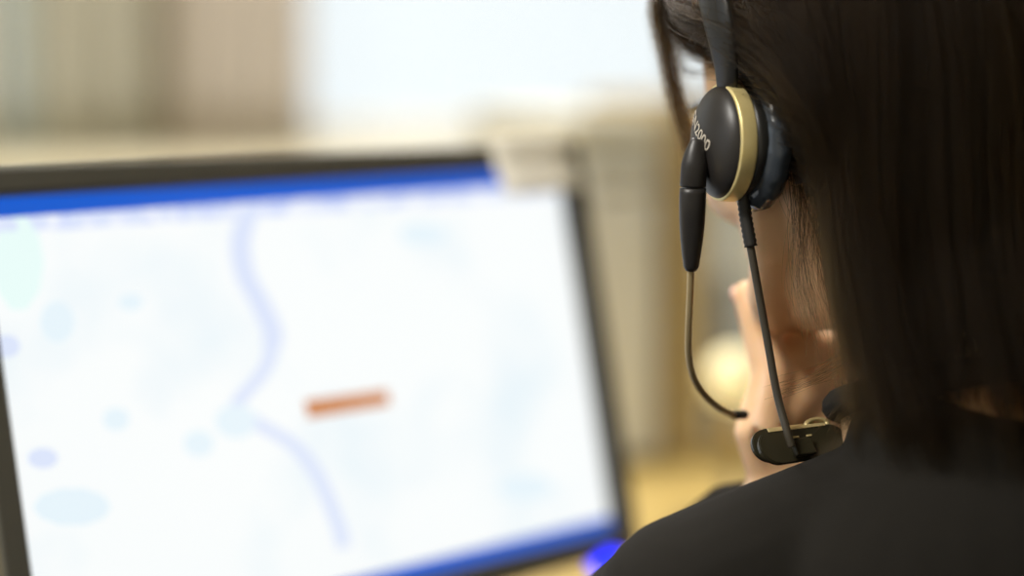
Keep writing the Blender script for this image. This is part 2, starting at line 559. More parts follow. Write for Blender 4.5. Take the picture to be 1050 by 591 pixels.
# ------------------------------------------------------------------ monitor (pose solved from the screen's four corners)
rd = Vector((0.73182, -(-0.09446), -0.67492))
dd = Vector((0.154918, -0.987478, 0.02978))
R3 = CAM_M.to_3x3()
mr = (R3 @ rd).normalized()
mdn = (R3 @ dd).normalized()
tl = CAM_M @ Vector((-0.31232, 0.051624, -1.07044))
SW, SH = 0.474, 0.2755
mr = Vector((mr.x, mr.y, 0)).normalized()          # the screen's edges run level
mup = (-mdn - mr * (-mdn).dot(mr)).normalized()
mn = mr.cross(mup).normalized()                    # towards the viewer
if mn.dot(cam.location - tl) < 0:
    mn = -mn
scr_c = tl + mr * SW / 2 - mup * SH / 2
MM = axes(scr_c, mr, mup, mn)
mon = thing('monitor', 'black flat widescreen monitor showing a pale map', 'monitor', mw=MM)
B = 0.017
for s in (-1, 1):
    local('bezel_bar', newbox((0, s * (SH / 2 + B / 2), 0), (SW + 2 * B, B, 0.022), 0.003), M['bezel'], mon)
for s in (-1, 1):
    local('bezel_side', newbox((s * (SW / 2 + B / 2), 0, 0), (B, SH, 0.022), 0.002), M['bezel'], mon)
bm = bmesh.new()
box(bm, (0, 0, -0.016), (SW + 2 * B - 0.004, SH + 2 * B - 0.004, 0.02), 0.004)
box(bm, (0, 0, -0.034), (SW * 0.6, SH * 0.62, 0.03), 0.012)
local('back_housing', bm, M['black_plastic'], mon)
scr = local('screen', newbox((0, 0, -0.0035), (SW, SH, 0.004)), M['map'], mon)


def flat(name, poly, z, m, parent=None):
    """A printed or lit patch lying on the screen, in screen fractions (0..1 across, 0..1 down)."""
    bm = bmesh.new()
    lo = [bm.verts.new(((u - 0.5) * SW, (0.5 - v) * SH, -0.0015 + z)) for u, v in poly]
    hi = [bm.verts.new(((u - 0.5) * SW, (0.5 - v) * SH, -0.0013 + z)) for u, v in poly]
    n = len(lo)
    bm.faces.new(hi)
    bm.faces.new(lo[::-1])
    for i in range(n):
        bm.faces.new((lo[i], lo[(i + 1) % n], hi[(i + 1) % n], hi[i]))
    return local(name, bm, m, parent or scr)


def scr_uv(px, py):
    """Screen fraction under a place in the photograph."""
    o = cam.location
    d = at(px, py, 1.0) - o
    p = o + d * ((scr_c - o).dot(mn) / d.dot(mn))
    q = p - scr_c
    return q.dot(mr) / SW + 0.5, 0.5 - q.dot(mup) / SH


flat('title_bar', [(0, 0), (1, 0), (1, 0.043), (0, 0.043)], 0, M['map_blue'])
flat('tool_bar', [(0, 0.043), (1, 0.043), (1, 0.078), (0, 0.078)], 0, M['map_pale'])
flat('task_bar', [(0, 0.962), (1, 0.962), (1, 1), (0, 1)], 0, M['map_blue'])
for k in range(9):
    u = 0.03 + k * 0.045 + random.random() * 0.012
    flat('tool_icon', [(u, 0.048), (u + 0.022, 0.048), (u + 0.022, 0.073), (u, 0.073)], 0.0002, M['map_river'])
riv = [(258, 215), (248, 245), (252, 280), (270, 315), (281, 345), (272, 380), (244, 415), (262, 432), (300, 455), (322, 480), (337, 510), (350, 545), (354, 562)]
rp = [Vector((*scr_uv(*p), 0)) for p in riv]
rp = smooth_path(rp, 5)
wid = [0.017 if k < 22 else 0.012 for k in range(len(rp))]
L, Rr = [], []
for i, p in enumerate(rp):
    t = (rp[min(i + 1, len(rp) - 1)] - rp[max(i - 1, 0)]).normalized()
    nn = Vector((-t.y, t.x, 0))
    L.append((p + nn * wid[i]).to_2d()[:])
    Rr.append((p - nn * wid[i]).to_2d()[:])
bm = bmesh.new()
lv = [[bm.verts.new(((u - 0.5) * SW, (0.5 - v) * SH, -0.0013)) for u, v in S] for S in (L, Rr)]
for i in range(len(rp) - 1):
    bm.faces.new((lv[0][i], lv[0][i + 1], lv[1][i + 1], lv[1][i]))
local('map_river', bm, M['map_river'], scr)
lab = [(313, 411), (398, 400), (401, 415), (317, 429)]
flat('map_label', [scr_uv(*p) for p in lab], 0.0003, M['map_orange'])
for (px, py, rx, ry, mm) in ((45, 470, 16, 11, 'map_river'), (120, 430, 14, 12, 'map_spot'), (135, 310, 13, 9, 'map_spot'), (8, 355, 14, 12, 'map_river'),
                             (243, 432, 22, 18, 'map_spot'), (205, 455, 16, 14, 'map_spot'), (435, 240, 26, 12, 'map_spot'),
                             (540, 500, 30, 14, 'map_spot'), (20, 270, 26, 50, 'map_green'), (60, 330, 18, 22, 'map_spot'), (75, 520, 40, 20, 'map_spot')):
    flat('map_patch', [scr_uv(px + rx * math.cos(a), py + ry * math.sin(a)) for a in [k * PI / 5 for k in range(10)]], 0.0001, M[mm])
# lit power button at the lower right corner of the bezel
bm = bmesh.new()
ball(bm, (SW / 2 - 0.018, -SH / 2 - B - 0.003, 0.008), (0.017, 0.009, 0.011), 20, 12)
o = local('power_button', bm, M['blue_led'], mon, True)
o['label'] = 'blue lit power button'
# stand down to the desk
base_w = Vector((scr_c.x, scr_c.y, 0)) - Vector((mn.x, mn.y, 0)).normalized() * 0.075
bm = bmesh.new()
iv = MM.inverted()
tube(bm, [iv @ Vector((base_w.x, base_w.y, DZ + 0.006)), iv @ Vector((base_w.x, base_w.y, scr_c.z - 0.05)), Vector((0, 0, -0.04))], [(0.035, 0.016), (0.03, 0.014), (0.025, 0.014)], 16)
local('stand_neck', bm, M['black_plastic'], mon, True)
bm = bmesh.new()
lathe(bm, [(0.001, DZ), (0.115, DZ), (0.115, DZ + 0.006), (0.105, DZ + 0.011), (0.001, DZ + 0.014)], 40, iv @ Matrix.Translation((base_w.x, base_w.y, 0)))
local('stand_base', bm, M['black_plastic'], mon, True)
# note stuck over the corner
nt_ = thing('sticky_note', 'translucent cream note stuck over top right corner of monitor', 'note', mw=MM @ Matrix.Translation((SW / 2 - 0.036, SH / 2 + 0.003, 0.0125)))
bm = bmesh.new()
g = []
for j in range(7):
    v = j / 6
    g.append([bm.verts.new((x, 0.021 - 0.045 * v, 0.0012 + 0.010 * v * v)) for x in (-0.042, -0.018, 0.014, 0.036)])
for a, b in zip(g[:-1], g[1:]):
    for k in range(3):
        bm.faces.new((a[k], a[k + 1], b[k + 1], b[k]))
o = local('note_sheet', bm, M['note'], nt_, True)
s = o.modifiers.new('thick', 'SOLIDIFY')
s.thickness = 0.0003

# ------------------------------------------------------------------ beige computer tower
def on_desk(px, d):
    p = at(px, 400, d)
    return Vector((p.x, p.y, DZ))


tp0, tp1 = on_desk(590, 1.98), on_desk(676, 2.02)
TW = (tp1 - tp0).length
tx = Vector((1, 0, 0))
ty = Vector((-tx.y, tx.x, 0))
TD, TH = 0.34, 0.385
TM = axes((tp0 + tp1) / 2 + ty * TD / 2, tx, ty, Vector((0, 0, 1)))
tw = thing('computer_tower', 'beige computer tower standing on desk right of the monitor', 'computer', mw=TM)
local('case', newbox((0, 0.01, TH / 2 - 0.007), (TW, TD - 0.02, TH - 0.026), 0.004), M['beige_case'], tw)
local('top_cap', newbox((0, 0, TH - 0.017), (TW + 0.004, TD, 0.034), 0.006), M['beige_light'], tw)
for k in range(2):
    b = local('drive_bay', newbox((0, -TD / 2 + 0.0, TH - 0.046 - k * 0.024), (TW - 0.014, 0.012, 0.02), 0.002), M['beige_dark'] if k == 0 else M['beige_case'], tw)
    local('eject_button', newbox((TW * 0.32, -TD / 2 - 0.007, TH - 0.05 - k * 0.024), (0.008, 0.004, 0.005), 0.001), M['beige_light'], b)
local('front_panel', newbox((0, -TD / 2 + 0.003, 0.155), (TW - 0.01, 0.014, 0.285), 0.004), M['beige_case'], tw)
bm = bmesh.new()
lathe(bm, [(0.001, 0), (0.008, 0), (0.007, 0.005), (0.001, 0.006)], 20, Matrix.Translation((TW * 0.25, -TD / 2 - 0.003, 0.25)) @ Matrix.Rotation(PI / 2, 4, 'X'))
local('power_button', bm, M['beige_dark'], tw, True)
for sx in (-1, 1):
    for sy in (-1, 1):
        local('foot', newbox((sx * (TW / 2 - 0.015), sy * (TD / 2 - 0.03), 0.003), (0.018, 0.018, 0.006)), M['rubber'], tw)

# ------------------------------------------------------------------ oak desktop bookcase with binders
bp0 = on_desk(686, 2.03)
BW = 0.25
bx = Vector((1, 0, 0))
bp1 = bp0 + bx * BW
by = Vector((-bx.y, bx.x, 0))
BD, BH = 0.25, 0.40
BM_ = axes((bp0 + bp1) / 2 + by * BD / 2, bx, by, Vector((0, 0, 1)))
bk = thing('bookcase', 'small oak desktop bookcase behind the woman, holding binders', 'bookcase', mw=BM_)
PT = 0.036
local('side_panel', newbox((-BW / 2 + PT / 2, 0, BH / 2), (PT, BD, BH), 0.003), M['oak_upright'], bk)
local('side_panel', newbox((BW / 2 - PT / 2, 0, BH / 2), (PT, BD, BH), 0.003), M['oak_upright'], bk)
local('bottom_shelf', newbox((0, 0, 0.012), (BW - 2 * PT, BD, 0.024), 0.003), M['oak_upright'], bk)
local('back_panel', newbox((0, BD / 2 - 0.005, BH / 2 + 0.012), (BW - 2 * PT, 0.01, BH - 0.024)), M['oak_upright'], bk)
xb = -BW / 2 + PT + 0.001
for (wd, hh, key, lb) in ((0.022, 0.335, 'binder_cream', 'cream binder next to the oak side panel, leftmost of the binders'),
                          (0.03, 0.345, 'binder_blue', 'slate blue binder beside the cheek, behind the cream globe lamp'),
                          (0.04, 0.34, 'binder_pale', 'pale blue binder right of the slate blue binder, behind her hand')):
    bd = thing('binder', lb, 'binder', mw=BM_ @ Matrix.Translation((xb + wd / 2, -0.005, 0.024)), group='binders in the bookcase')
    local('cover', newbox((0, 0, hh / 2), (wd, 0.22, hh), 0.003), M[key], bd)
    local('spine_label', newbox((0, -0.1105, hh * 0.7), (wd * 0.8, 0.001, hh * 0.36)), M['paper'] if key != 'binder_blue' else M['binder_pale'], bd)
    bm = bmesh.new()
    lathe(bm, [(0.001, 0), (0.007, 0), (0.007, 0.002), (0.005, 0.002), (0.001, 0.0015)], 16, Matrix.Translation((0, -0.111, 0.05)) @ Matrix.Rotation(PI / 2, 4, 'X'))
    local('finger_ring', bm, M['alu'], bd, True)
    xb += wd + 0.0015

# ------------------------------------------------------------------ cream globe lamp
lp = at(752, 388, 1.72)
lt = thing('globe_lamp', 'cream glowing globe lamp on the desk behind her hand', 'lamp', (lp.x, lp.y, DZ))
bm = bmesh.new()
lathe(bm, [(0.001, 0), (0.055, 0), (0.055, 0.008), (0.03, 0.016), (0.008, 0.022), (0.007, lp.z - DZ - 0.035), (0.013, lp.z - DZ - 0.027), (0.001, lp.z - DZ - 0.025)], 32)
local('base', bm, M['lamp_metal'], lt, True)
bm = bmesh.new()
ball(bm, (0, 0, lp.z - DZ), (0.026, 0.026, 0.028), 32, 20)
local('globe', bm, M['lamp_shade'], lt, True)

# ------------------------------------------------------------------ ceiling lamps, unseen, added to light the desk and her face
for (x, y, lb, pw) in ((0.55, 2.0, 'added unseen ceiling lamp panel above the desk', 44), (-0.9, 0.45, 'added unseen ceiling lamp panel left of the desk', 62)):
    cl = thing('added_ceiling_lamp', lb, 'lamp', (x, y, ZC))
    bm = bmesh.new()
    for s in (-1, 1):
        box(bm, (s * 0.3, 0, -0.02), (0.02, 0.62, 0.04))
        box(bm, (0, s * 0.3, -0.02), (0.58, 0.02, 0.04))
    local('frame', bm, M['alu'], cl)
    local('diffuser', newbox((0, 0, -0.02), (0.58, 0.58, 0.01)), M['lum'], cl)
    area_light('added_ceiling_light', (x, y, ZC - 0.05), (0, 0, 0), 0.56, 0.56, pw, (1.0, 0.96, 0.89))

# ------------------------------------------------------------------ the woman: frames of head and body
HEAD_YAW, HEAD_PITCH, HEAD_ROLL = 28.0, 12.0, 3.0
fh = heading(HEAD_YAW)
Z = Vector((0, 0, 1))
hl = Z.cross(fh).normalized()                        # her left
f2 = (fh * math.cos(math.radians(HEAD_PITCH)) - Z * math.sin(math.radians(HEAD_PITCH))).normalized()
hu = f2.cross(hl).normalized()
q = Quaternion(f2, -math.radians(HEAD_ROLL))
hl, hu = q @ hl, q @ hu
CUP = at(739, 146, 0.965)                            # middle of the left ear cup
HO = CUP - hl * 0.094 - f2 * 0.0                     # between the ears
HM = axes(HO, f2, hl, hu)                            # head coordinates: x face, y left, z crown


def hp(x, y, z):
    return HM @ Vector((x, y, z))


TF = heading(24.0)                                   # chest direction
TL = Z.cross(TF).normalized()
NB = HM @ Vector((-0.05, 0, -0.135))                 # base of the neck
TM_ = axes(NB, TF, TL, Z)


def tp(x, y, z):
    return TM_ @ Vector((x, y, z))


SH_L = at(709, 627, 0.93)                           # left shoulder joint
SH_R = tp(0.0, -0.165, -0.055)
WR = at(806, 512, 1.055)                             # left wrist
EL = Vector((0, 0, 0))
_e = CAM_M.inverted() @ WR
_h = Vector((-math.sin(YAW), math.cos(YAW), 0))
_r = Vector((math.cos(YAW), math.sin(YAW), 0))
EL = _r * 0.035 + _h * 1.15
EL.z = DZ + 0.047
ER = tp(0.16, -0.22, 0)
ER.z = DZ + 0.05
WRR = tp(0.36, -0.12, 0)
WRR.z = DZ + 0.032
PEL = tp(-0.06, 0, -0.46)                            # pelvis
SEAT = 0.46
PEL.z = SEAT + 0.09


def spline_rings(bm, table, seg=40):
    """Head as stacked oval rings: (z, front, back, half width, x shift of widest)."""
    rings = []
    for z, fr, bk_, hw, sq in table:
        ring = []
        for k in range(seg):
            a = 2 * PI * k / seg
            c, s = math.cos(a), math.sin(a)
            e = 2.0 / sq
            cx = math.copysign(abs(c) ** e, c)
            sy = math.copysign(abs(s) ** e, s)
            x = cx * (fr if cx > 0 else bk_)
            ring.append(bm.verts.new(hp(x, sy * hw, z)))
        rings.append(ring)
    for a, b in zip(rings[:-1], rings[1:]):
        for k in range(seg):
            bm.faces.new((a[k], a[(k + 1) % seg], b[(k + 1) % seg], b[k]))
    bm.faces.new(rings[0])
    bm.faces.new(rings[-1][::-1])


HEAD = [(0.126, 0.02, 0.03, 0.02, 2.0), (0.121, 0.042, 0.052, 0.040, 2.0), (0.108, 0.066, 0.074, 0.057, 2.0), (0.088, 0.082, 0.089, 0.067, 2.05),
        (0.062, 0.091, 0.097, 0.072, 2.1), (0.035, 0.094, 0.099, 0.073, 2.1), (0.018, 0.093, 0.097, 0.071, 2.1), (0.0, 0.090, 0.092, 0.069, 2.15),
        (-0.02, 0.0895, 0.084, 0.066, 2.2), (-0.04, 0.090, 0.070, 0.061, 2.2), (-0.06, 0.091, 0.050, 0.056, 2.15), (-0.08, 0.089, 0.028, 0.048, 2.1),
        (-0.096, 0.084, 0.008, 0.036, 2.0), (-0.106, 0.072, -0.01, 0.022, 2.0)]


def hv(bm, c, r, seg=16, rings=12):
    ball(bm, hp(*c), r, seg, rings, HM.to_3x3())


def head_shell(bm):
    spline_rings(bm, HEAD)
    # brow, nose, cheeks, mouth, chin, jaw
    tube(bm, [hp(0.088, 0.046, 0.022), hp(0.096, 0.02, 0.027), hp(0.0965, 0, 0.026), hp(0.096, -0.02, 0.027), hp(0.088, -0.046, 0.022)], [0.006, 0.0075, 0.007, 0.0075, 0.006], 10)
    tube(bm, [hp(0.095, 0, 0.018), hp(0.102, 0, 0.0), hp(0.109, 0, -0.015), hp(0.107, 0, -0.022)], [(0.006, 0.008), (0.008, 0.009), (0.010, 0.010), (0.007, 0.006)], 12)
    hv(bm, (0.098, 0.0105, -0.0205), (0.009, 0.0065, 0.006))
    hv(bm, (0.098, -0.0105, -0.0205), (0.009, 0.0065, 0.006))
    for s in (-1, 1):
        hv(bm, (0.054, s * 0.044, -0.014), (0.036, 0.0172, 0.027))
        hv(bm, (0.0825, s * 0.031, 0.0115), (0.0125, 0.016, 0.008))          # lids
        hv(bm, (0.0815, s * 0.031, -0.001), (0.0115, 0.0145, 0.005))
        tube(bm, [hp(0.012, s * 0.062, -0.025), hp(0.02, s * 0.056, -0.058), hp(0.05, s * 0.042, -0.082), hp(0.076, s * 0.02, -0.094)], [0.012, 0.013, 0.013, 0.013], 12)
        # ear
        tube(bm, [hp(0.006, s * 0.074, -0.022), hp(-0.006, s * 0.081, -0.006), hp(-0.012, s * 0.084, 0.014), hp(-0.004, s * 0.083, 0.03), hp(0.008, s * 0.077, 0.028)],
             [(0.006, 0.005), (0.005, 0.005), (0.005, 0.005), (0.005, 0.005), (0.004, 0.004)], 10)
        hv(bm, (0.0, s * 0.074, 0.004), (0.012, 0.006, 0.024))
    tube(bm, [hp(0.084, 0.022, -0.0535), hp(0.0935, 0.008, -0.0505), hp(0.095, 0, -0.0515), hp(0.0935, -0.008, -0.0505), hp(0.084, -0.022, -0.0535)], [0.003, 0.005, 0.005, 0.005, 0.003], 8)
    tube(bm, [hp(0.083, 0.02, -0.0555), hp(0.092, 0.008, -0.061), hp(0.0935, 0, -0.0615), hp(0.092, -0.008, -0.061), hp(0.083, -0.02, -0.0555)], [0.003, 0.0055, 0.006, 0.0055, 0.003], 8)
    hv(bm, (0.080, 0, -0.092), (0.013, 0.018, 0.013))


# left hand under the chin: thumb up along the left cheek, fingers round the right cheek
IDX = at(836, 378, 1.105)
MID = at(850, 388, 1.115)
RNG = at(862, 400, 1.115)
PNK = at(872, 414, 1.105)
HAND = [
    ('thumb', [at(797, 485, 1.055), at(779, 442, 1.048), at(790, 385, 1.055), at(778, 340, 1.064), at(766, 302, 1.07)], [0.017, 0.0155, 0.0115, 0.0105, 0.0085]),
    ('index', [at(806, 500, 1.06), IDX, at(862, 345, 1.135), at(880, 310, 1.145), at(890, 284, 1.14)], [0.013, 0.0115, 0.0095, 0.0085, 0.0070]),
    ('middle', [at(812, 500, 1.065), MID, at(884, 352, 1.135), at(901, 318, 1.14), at(908, 290, 1.132)], [0.013, 0.0115, 0.0095, 0.0085, 0.0070]),
    ('ring', [at(816, 504, 1.065), RNG, at(902, 366, 1.128), at(917, 334, 1.13), at(922, 308, 1.122)], [0.013, 0.011, 0.009, 0.008, 0.0068]),
    ('little', [at(818, 508, 1.06), PNK, at(908, 386, 1.112), at(922, 360, 1.114), at(927, 340, 1.108)], [0.012, 0.0105, 0.008, 0.0072, 0.006]),
]


def hand_shell(bm):
    for nm, pts, rad in HAND:
        limb(bm, pts, rad, 12)
    limb(bm, [at(800, 425, 1.062), at(816, 400, 1.08), at(845, 395, 1.1)], [0.017, 0.02, 0.016], 14)
    limb(bm, [at(792, 378, 1.068), at(812, 362, 1.085), at(845, 365, 1.1)], [0.013, 0.018, 0.014], 14)
    limb(bm, [at(800, 490, 1.06), at(825, 440, 1.08), at(862, 420, 1.1)], [0.02, 0.021, 0.014], 14)
    limb(bm, [WR, (WR * 0.5 + MID * 0.5), MID], [0.024, 0.02, 0.012], 14)
    limb(bm, [at(790, 470, 1.055), at(812, 425, 1.075), IDX], [0.016, 0.015, 0.011], 12)


def right_hand_shell(bm):
    d = (WRR - ER).normalized()
    s = Z.cross(d).normalized()                      # towards the thumb
    pc = WRR + d * 0.05 - Z * 0.004
    limb(bm, [WRR, WRR + d * 0.075 + s * 0.016, ], [0.02, 0.012], 12)
    limb(bm, [WRR, WRR + d * 0.075 - s * 0.02, ], [0.02, 0.012], 12)
    limb(bm, [WRR, WRR + d * 0.08], [0.02, 0.013], 12)
    for k, (off, ln) in enumerate(((0.027, 0.066), (0.009, 0.074), (-0.009, 0.068), (-0.026, 0.052))):
        b = WRR + d * (0.078 - abs(off - 0.009) * 0.25) + s * off
        limb(bm, [b, b + d * ln * 0.5 + Z * 0.005 + s * off * 0.2, b + d * ln * 0.8 - Z * 0.004 + s * off * 0.3, b + d * ln - Z * 0.012 + s * off * 0.3], [0.0095, 0.008, 0.0072, 0.006], 10)
    t0 = WRR + d * 0.02 + s * 0.02
    limb(bm, [WRR + d * 0.01 + s * 0.008, t0 + s * 0.015 + d * 0.02, t0 + s * 0.03 + d * 0.045, t0 + s * 0.034 + d * 0.07 - Z * 0.01], [0.015, 0.0125, 0.01, 0.0078], 10)


def torso_shell(bm, g):
    """Chest, back, shoulders; g = growth (cloth over skin)."""
    tube(bm, [PEL, PEL + (tp(-0.045, 0, -0.34) - PEL) * 0.45, tp(-0.045, 0, -0.30), tp(-0.015, 0, -0.20), tp(0.0, 0, -0.11), tp(0.0, 0, -0.05)],
         [(0.165 + g, 0.115 + g), (0.14 + g, 0.10 + g), (0.135 + g, 0.10 + g), (0.15 + g, 0.108 + g), (0.14 + g, 0.09 + g), (0.09 + g, 0.06 + g)], 28, True, TF)
    ball(bm, tp(-0.022, 0, -0.115), (0.075 + g, 0.125 + g, 0.085 + g), 24, 16, axes((0, 0, 0), TF, TL, Z).to_3x3())
    ball(bm, tp(-0.012, 0, -0.04), (0.052 + g, 0.07 + g, 0.05 + g), 24, 16, axes((0, 0, 0), TF, TL, Z).to_3x3())
    for s, sh in ((1, SH_L), (-1, SH_R)):
        n0 = at(940, 521, 0.965) if s > 0 else tp(-0.004, -0.03, -0.035)
        limb(bm, [n0, n0.lerp(sh, 0.38), n0.lerp(sh, 0.72), sh], [0.042 + g, 0.044 + g, 0.046 + g, 0.047 + g], 20)
        # bust
        ball(bm, tp(0.078, s * 0.075, -0.205), (0.055 + g, 0.06 + g, 0.055 + g), 20, 14)


def arm(bm, a, b, c, g, r=(0.044, 0.04, 0.036, 0.038, 0.034, 0.026)):
    limb(bm, [a, a.lerp(b, 0.5), b], [r[0] + g, r[1] + g, r[2] + g], 18)
    limb(bm, [b, b.lerp(c, 0.35), c], [r[2] + g, r[4] + g, r[5] + g], 18)


KN = [tp(0.36, 0.10, 0), tp(0.36, -0.10, 0)]
AN = [tp(0.33, 0.11, 0), tp(0.30, -0.11, 0)]
for v in KN:
    v.z = SEAT + 0.06
for v in AN:
    v.z = 0.09


def leg_shell(bm, g):
    for s, k, a in ((1, KN[0], AN[0]), (-1, KN[1], AN[1])):
        hipj = PEL + TL * s * 0.085 + TF * 0.02 + Z * 0.0
        limb(bm, [hipj, hipj.lerp(k, 0.5), k], [0.088 + g, 0.075 + g, 0.056 + g], 18)
        limb(bm, [k, k.lerp(a, 0.35), a], [0.052 + g, 0.05 + g, 0.034 + g], 18)


person = thing('person', 'woman with brown hair and black top, chin in hand, facing the monitor', 'person', (PEL.x, PEL.y, 0))
bm = bmesh.new()
head_shell(bm)
NK = [hp(-0.022, 0, -0.03), hp(-0.03, 0, -0.07), tp(0.012, 0, 0.03), tp(0.0, 0, -0.03)]
limb(bm, NK, [(0.050, 0.055), (0.048, 0.052), (0.050, 0.054), (0.062, 0.06)], 24)
torso_shell(bm, -0.006)
arm(bm, SH_L, EL, WR, -0.006)
arm(bm, SH_R, ER, WRR, -0.006)
hand_shell(bm)
right_hand_shell(bm)
leg_shell(bm, -0.006)
for a in AN:
    limb(bm, [a, a + TF * 0.05 - Z * 0.045, a + TF * 0.13 - Z * 0.06], [0.032, 0.028, 0.02], 12)
body = put_mesh('body', fused(bm, 0.0024, 9), M['skin'], person)
# eyes, brows, nails
for s in (-1, 1):
    bm = bmesh.new()
    hv(bm, (0.0815, s * 0.031, 0.0045), (0.0118, 0.0125, 0.008), 20, 14)
    e = put('eye', bm, M['eye'], person)
    bm = bmesh.new()
    hv(bm, (0.0926, s * 0.030, 0.0045), (0.0016, 0.0052, 0.0052), 16, 8)
    put('iris', bm, M['iris'], e)
    bm = bmesh.new()
    tube(bm, [hp(0.099, s * 0.012, 0.033), hp(0.1, s * 0.026, 0.037), hp(0.093, s * 0.046, 0.033)], [0.002, 0.0028, 0.0015], 8)
    put('eyebrow', bm, M['hair_under'], person)
bm = bmesh.new()
tube(bm, smooth_path([hp(0.0865, 0.022, -0.054), hp(0.0985, 0.008, -0.0505), hp(0.0995, 0, -0.052), hp(0.0985, -0.008, -0.0505), hp(0.0865, -0.022, -0.054)], 3), 0.0024, 8)
tube(bm, smooth_path([hp(0.0865, 0.021, -0.0555), hp(0.097, 0.008, -0.061), hp(0.0985, 0, -0.062), hp(0.097, -0.008, -0.061), hp(0.0865, -0.021, -0.0555)], 3), 0.0028, 8)
put('lips', bm, M['lip'], person)
bm = bmesh.new()
for nm, pts, rad in HAND:
    t = (pts[-1] - pts[-2]).normalized()
    out = (pts[-1] - (hp(0.05, 0, -0.06)))
    out = (out - t * out.dot(t)).normalized()
    sd = t.cross(out)
    c = pts[-1] + out * rad[-1] * 0.75 + t * 0.001
    ball(bm, c, (1, 1, 1), 12, 8, axes((0, 0, 0), t * 0.0065, sd * rad[-1] * 0.7, out * rad[-1] * 0.32).to_3x3())
nl = put('nails', bm, M['nail'], person)
nl['kind'] = 'stuff'

# clothing
bm = bmesh.new()
torso_shell(bm, 0.002)
arm(bm, SH_L, EL, WR - (WR - EL).normalized() * 0.035, 0.003)
arm(bm, SH_R, ER, WRR - (WRR - ER).normalized() * 0.03, 0.003)
top = put_mesh('knit_top', fused(bm, 0.0035, 8), M['knit'], person)
cbm = bmesh.new()
cr = []
nd = (tp(0.012, 0, 0.03) - tp(0.0, 0, -0.03)).normalized()
for k in range(33):
    a = 2 * PI * k / 32
    cr.append(tp(0.009 + 0.056 * math.cos(a), 0.060 * math.sin(a), -0.012 - 0.02 * math.cos(a)))
tube(cbm, cr, 0.008, 10, False)
put('collar', cbm, M['knit'], top)
for nm, p0, p1, r in (('cuff', WR - (WR - EL).normalized() * 0.03, EL, 0.0315), ('cuff', WRR - (WRR - ER).normalized() * 0.025, ER, 0.0315)):
    d = (p1 - p0).normalized()
    bm = bmesh.new()
    tube(bm, [p0, p0 + d * 0.006, p0 + d * 0.04, p0 + d * 0.05], [r - 0.003, r, r + 0.001, r - 0.001], 24)
    put(nm, bm, M['knit'], top)
bm = bmesh.new()
leg_shell(bm, 0.004)
tube(bm, [PEL - Z * 0.03, PEL + Z * 0.1], [(0.172, 0.122), (0.16, 0.115)], 28, True, TF)
put_mesh('trousers', fused(bm, 0.006, 6), M['trousers'], person)
for a in AN:
    bm = bmesh.new()
    limb(bm, [a - Z * 0.045 - TF * 0.02, a + TF * 0.06 - Z * 0.05, a + TF * 0.15 - Z * 0.062], [0.04, 0.036, 0.026], 16)
    for v in bm.verts:
        v.co.z = max(v.co.z, 0.002)
    put('shoe', bm, M['shoe'], person)

# ------------------------------------------------------------------ hair
shell_bm = bmesh.new()


def hairline(x):
    return np.interp(x, [-0.11, -0.03, -0.012, 0.004, 0.02, 0.045, 0.07, 0.095], [-0.075, -0.055, -0.01, 0.03, 0.034, 0.05, 0.07, 0.085])


HT = np.array(HEAD)


def head_point(z, a, grow=0.0):
    """Surface of the skull at height z, angle a round from the face; returns point in head coordinates."""
    fr = np.interp(z, HT[::-1, 0], HT[::-1, 1]) + grow
    bk_ = np.interp(z, HT[::-1, 0], HT[::-1, 2]) + grow
    hw = np.interp(z, HT[::-1, 0], HT[::-1, 3]) + grow
    c, s = np.cos(a), np.sin(a)
    return np.stack([np.where(c > 0, c * fr, c * bk_), s * hw, z], -1)


# close-fitting under layer of hair
seg = 96
zs = list(np.linspace(-0.075, 0.11, 48)) + [0.117, 0.126]
grid = []
for z in zs:
    row = []
    for k in range(seg):
        p = head_point(np.array(z), np.array(2 * PI * k / seg), 0.005)
        if z > 0.12:
            p = p * np.array([0.8, 0.8, 1.0]) + np.array([0, 0, 0.004])
        row.append(shell_bm.verts.new(p))
    grid.append(row)
for j in range(len(zs) - 1):
    for k in range(seg):
        q4 = (grid[j][k], grid[j][(k + 1) % seg], grid[j + 1][(k + 1) % seg], grid[j + 1][k])
        c = sum((v.co for v in q4), Vector()) / 4
        if c.z > float(hairline(c.x)) + 0.012:
            shell_bm.faces.new(q4)
topv = shell_bm.verts.new((-0.005, 0, 0.1335))
for k in range(seg):
    shell_bm.faces.new((grid[-1][k], grid[-1][(k + 1) % seg], topv))
for v in [v for v in shell_bm.verts if not v.link_faces]:
    shell_bm.verts.remove(v)
shell_bm.transform(HM)
hair = put('hair', shell_bm, M['hair_under'], person)
sm = hair.modifiers.new('thick', 'SOLIDIFY')
sm.thickness = 0.004
sm.offset = -1.0

# strands: guides fall from the scalp under gravity, children follow them
G = np.array(HM.to_3x3().inverted() @ Vector((0, 0, -1)))
NSTEP, STEP = 44, 0.0085


def norm(v):
    return v / np.maximum(np.linalg.norm(v, axis=-1, keepdims=True), 1e-9)


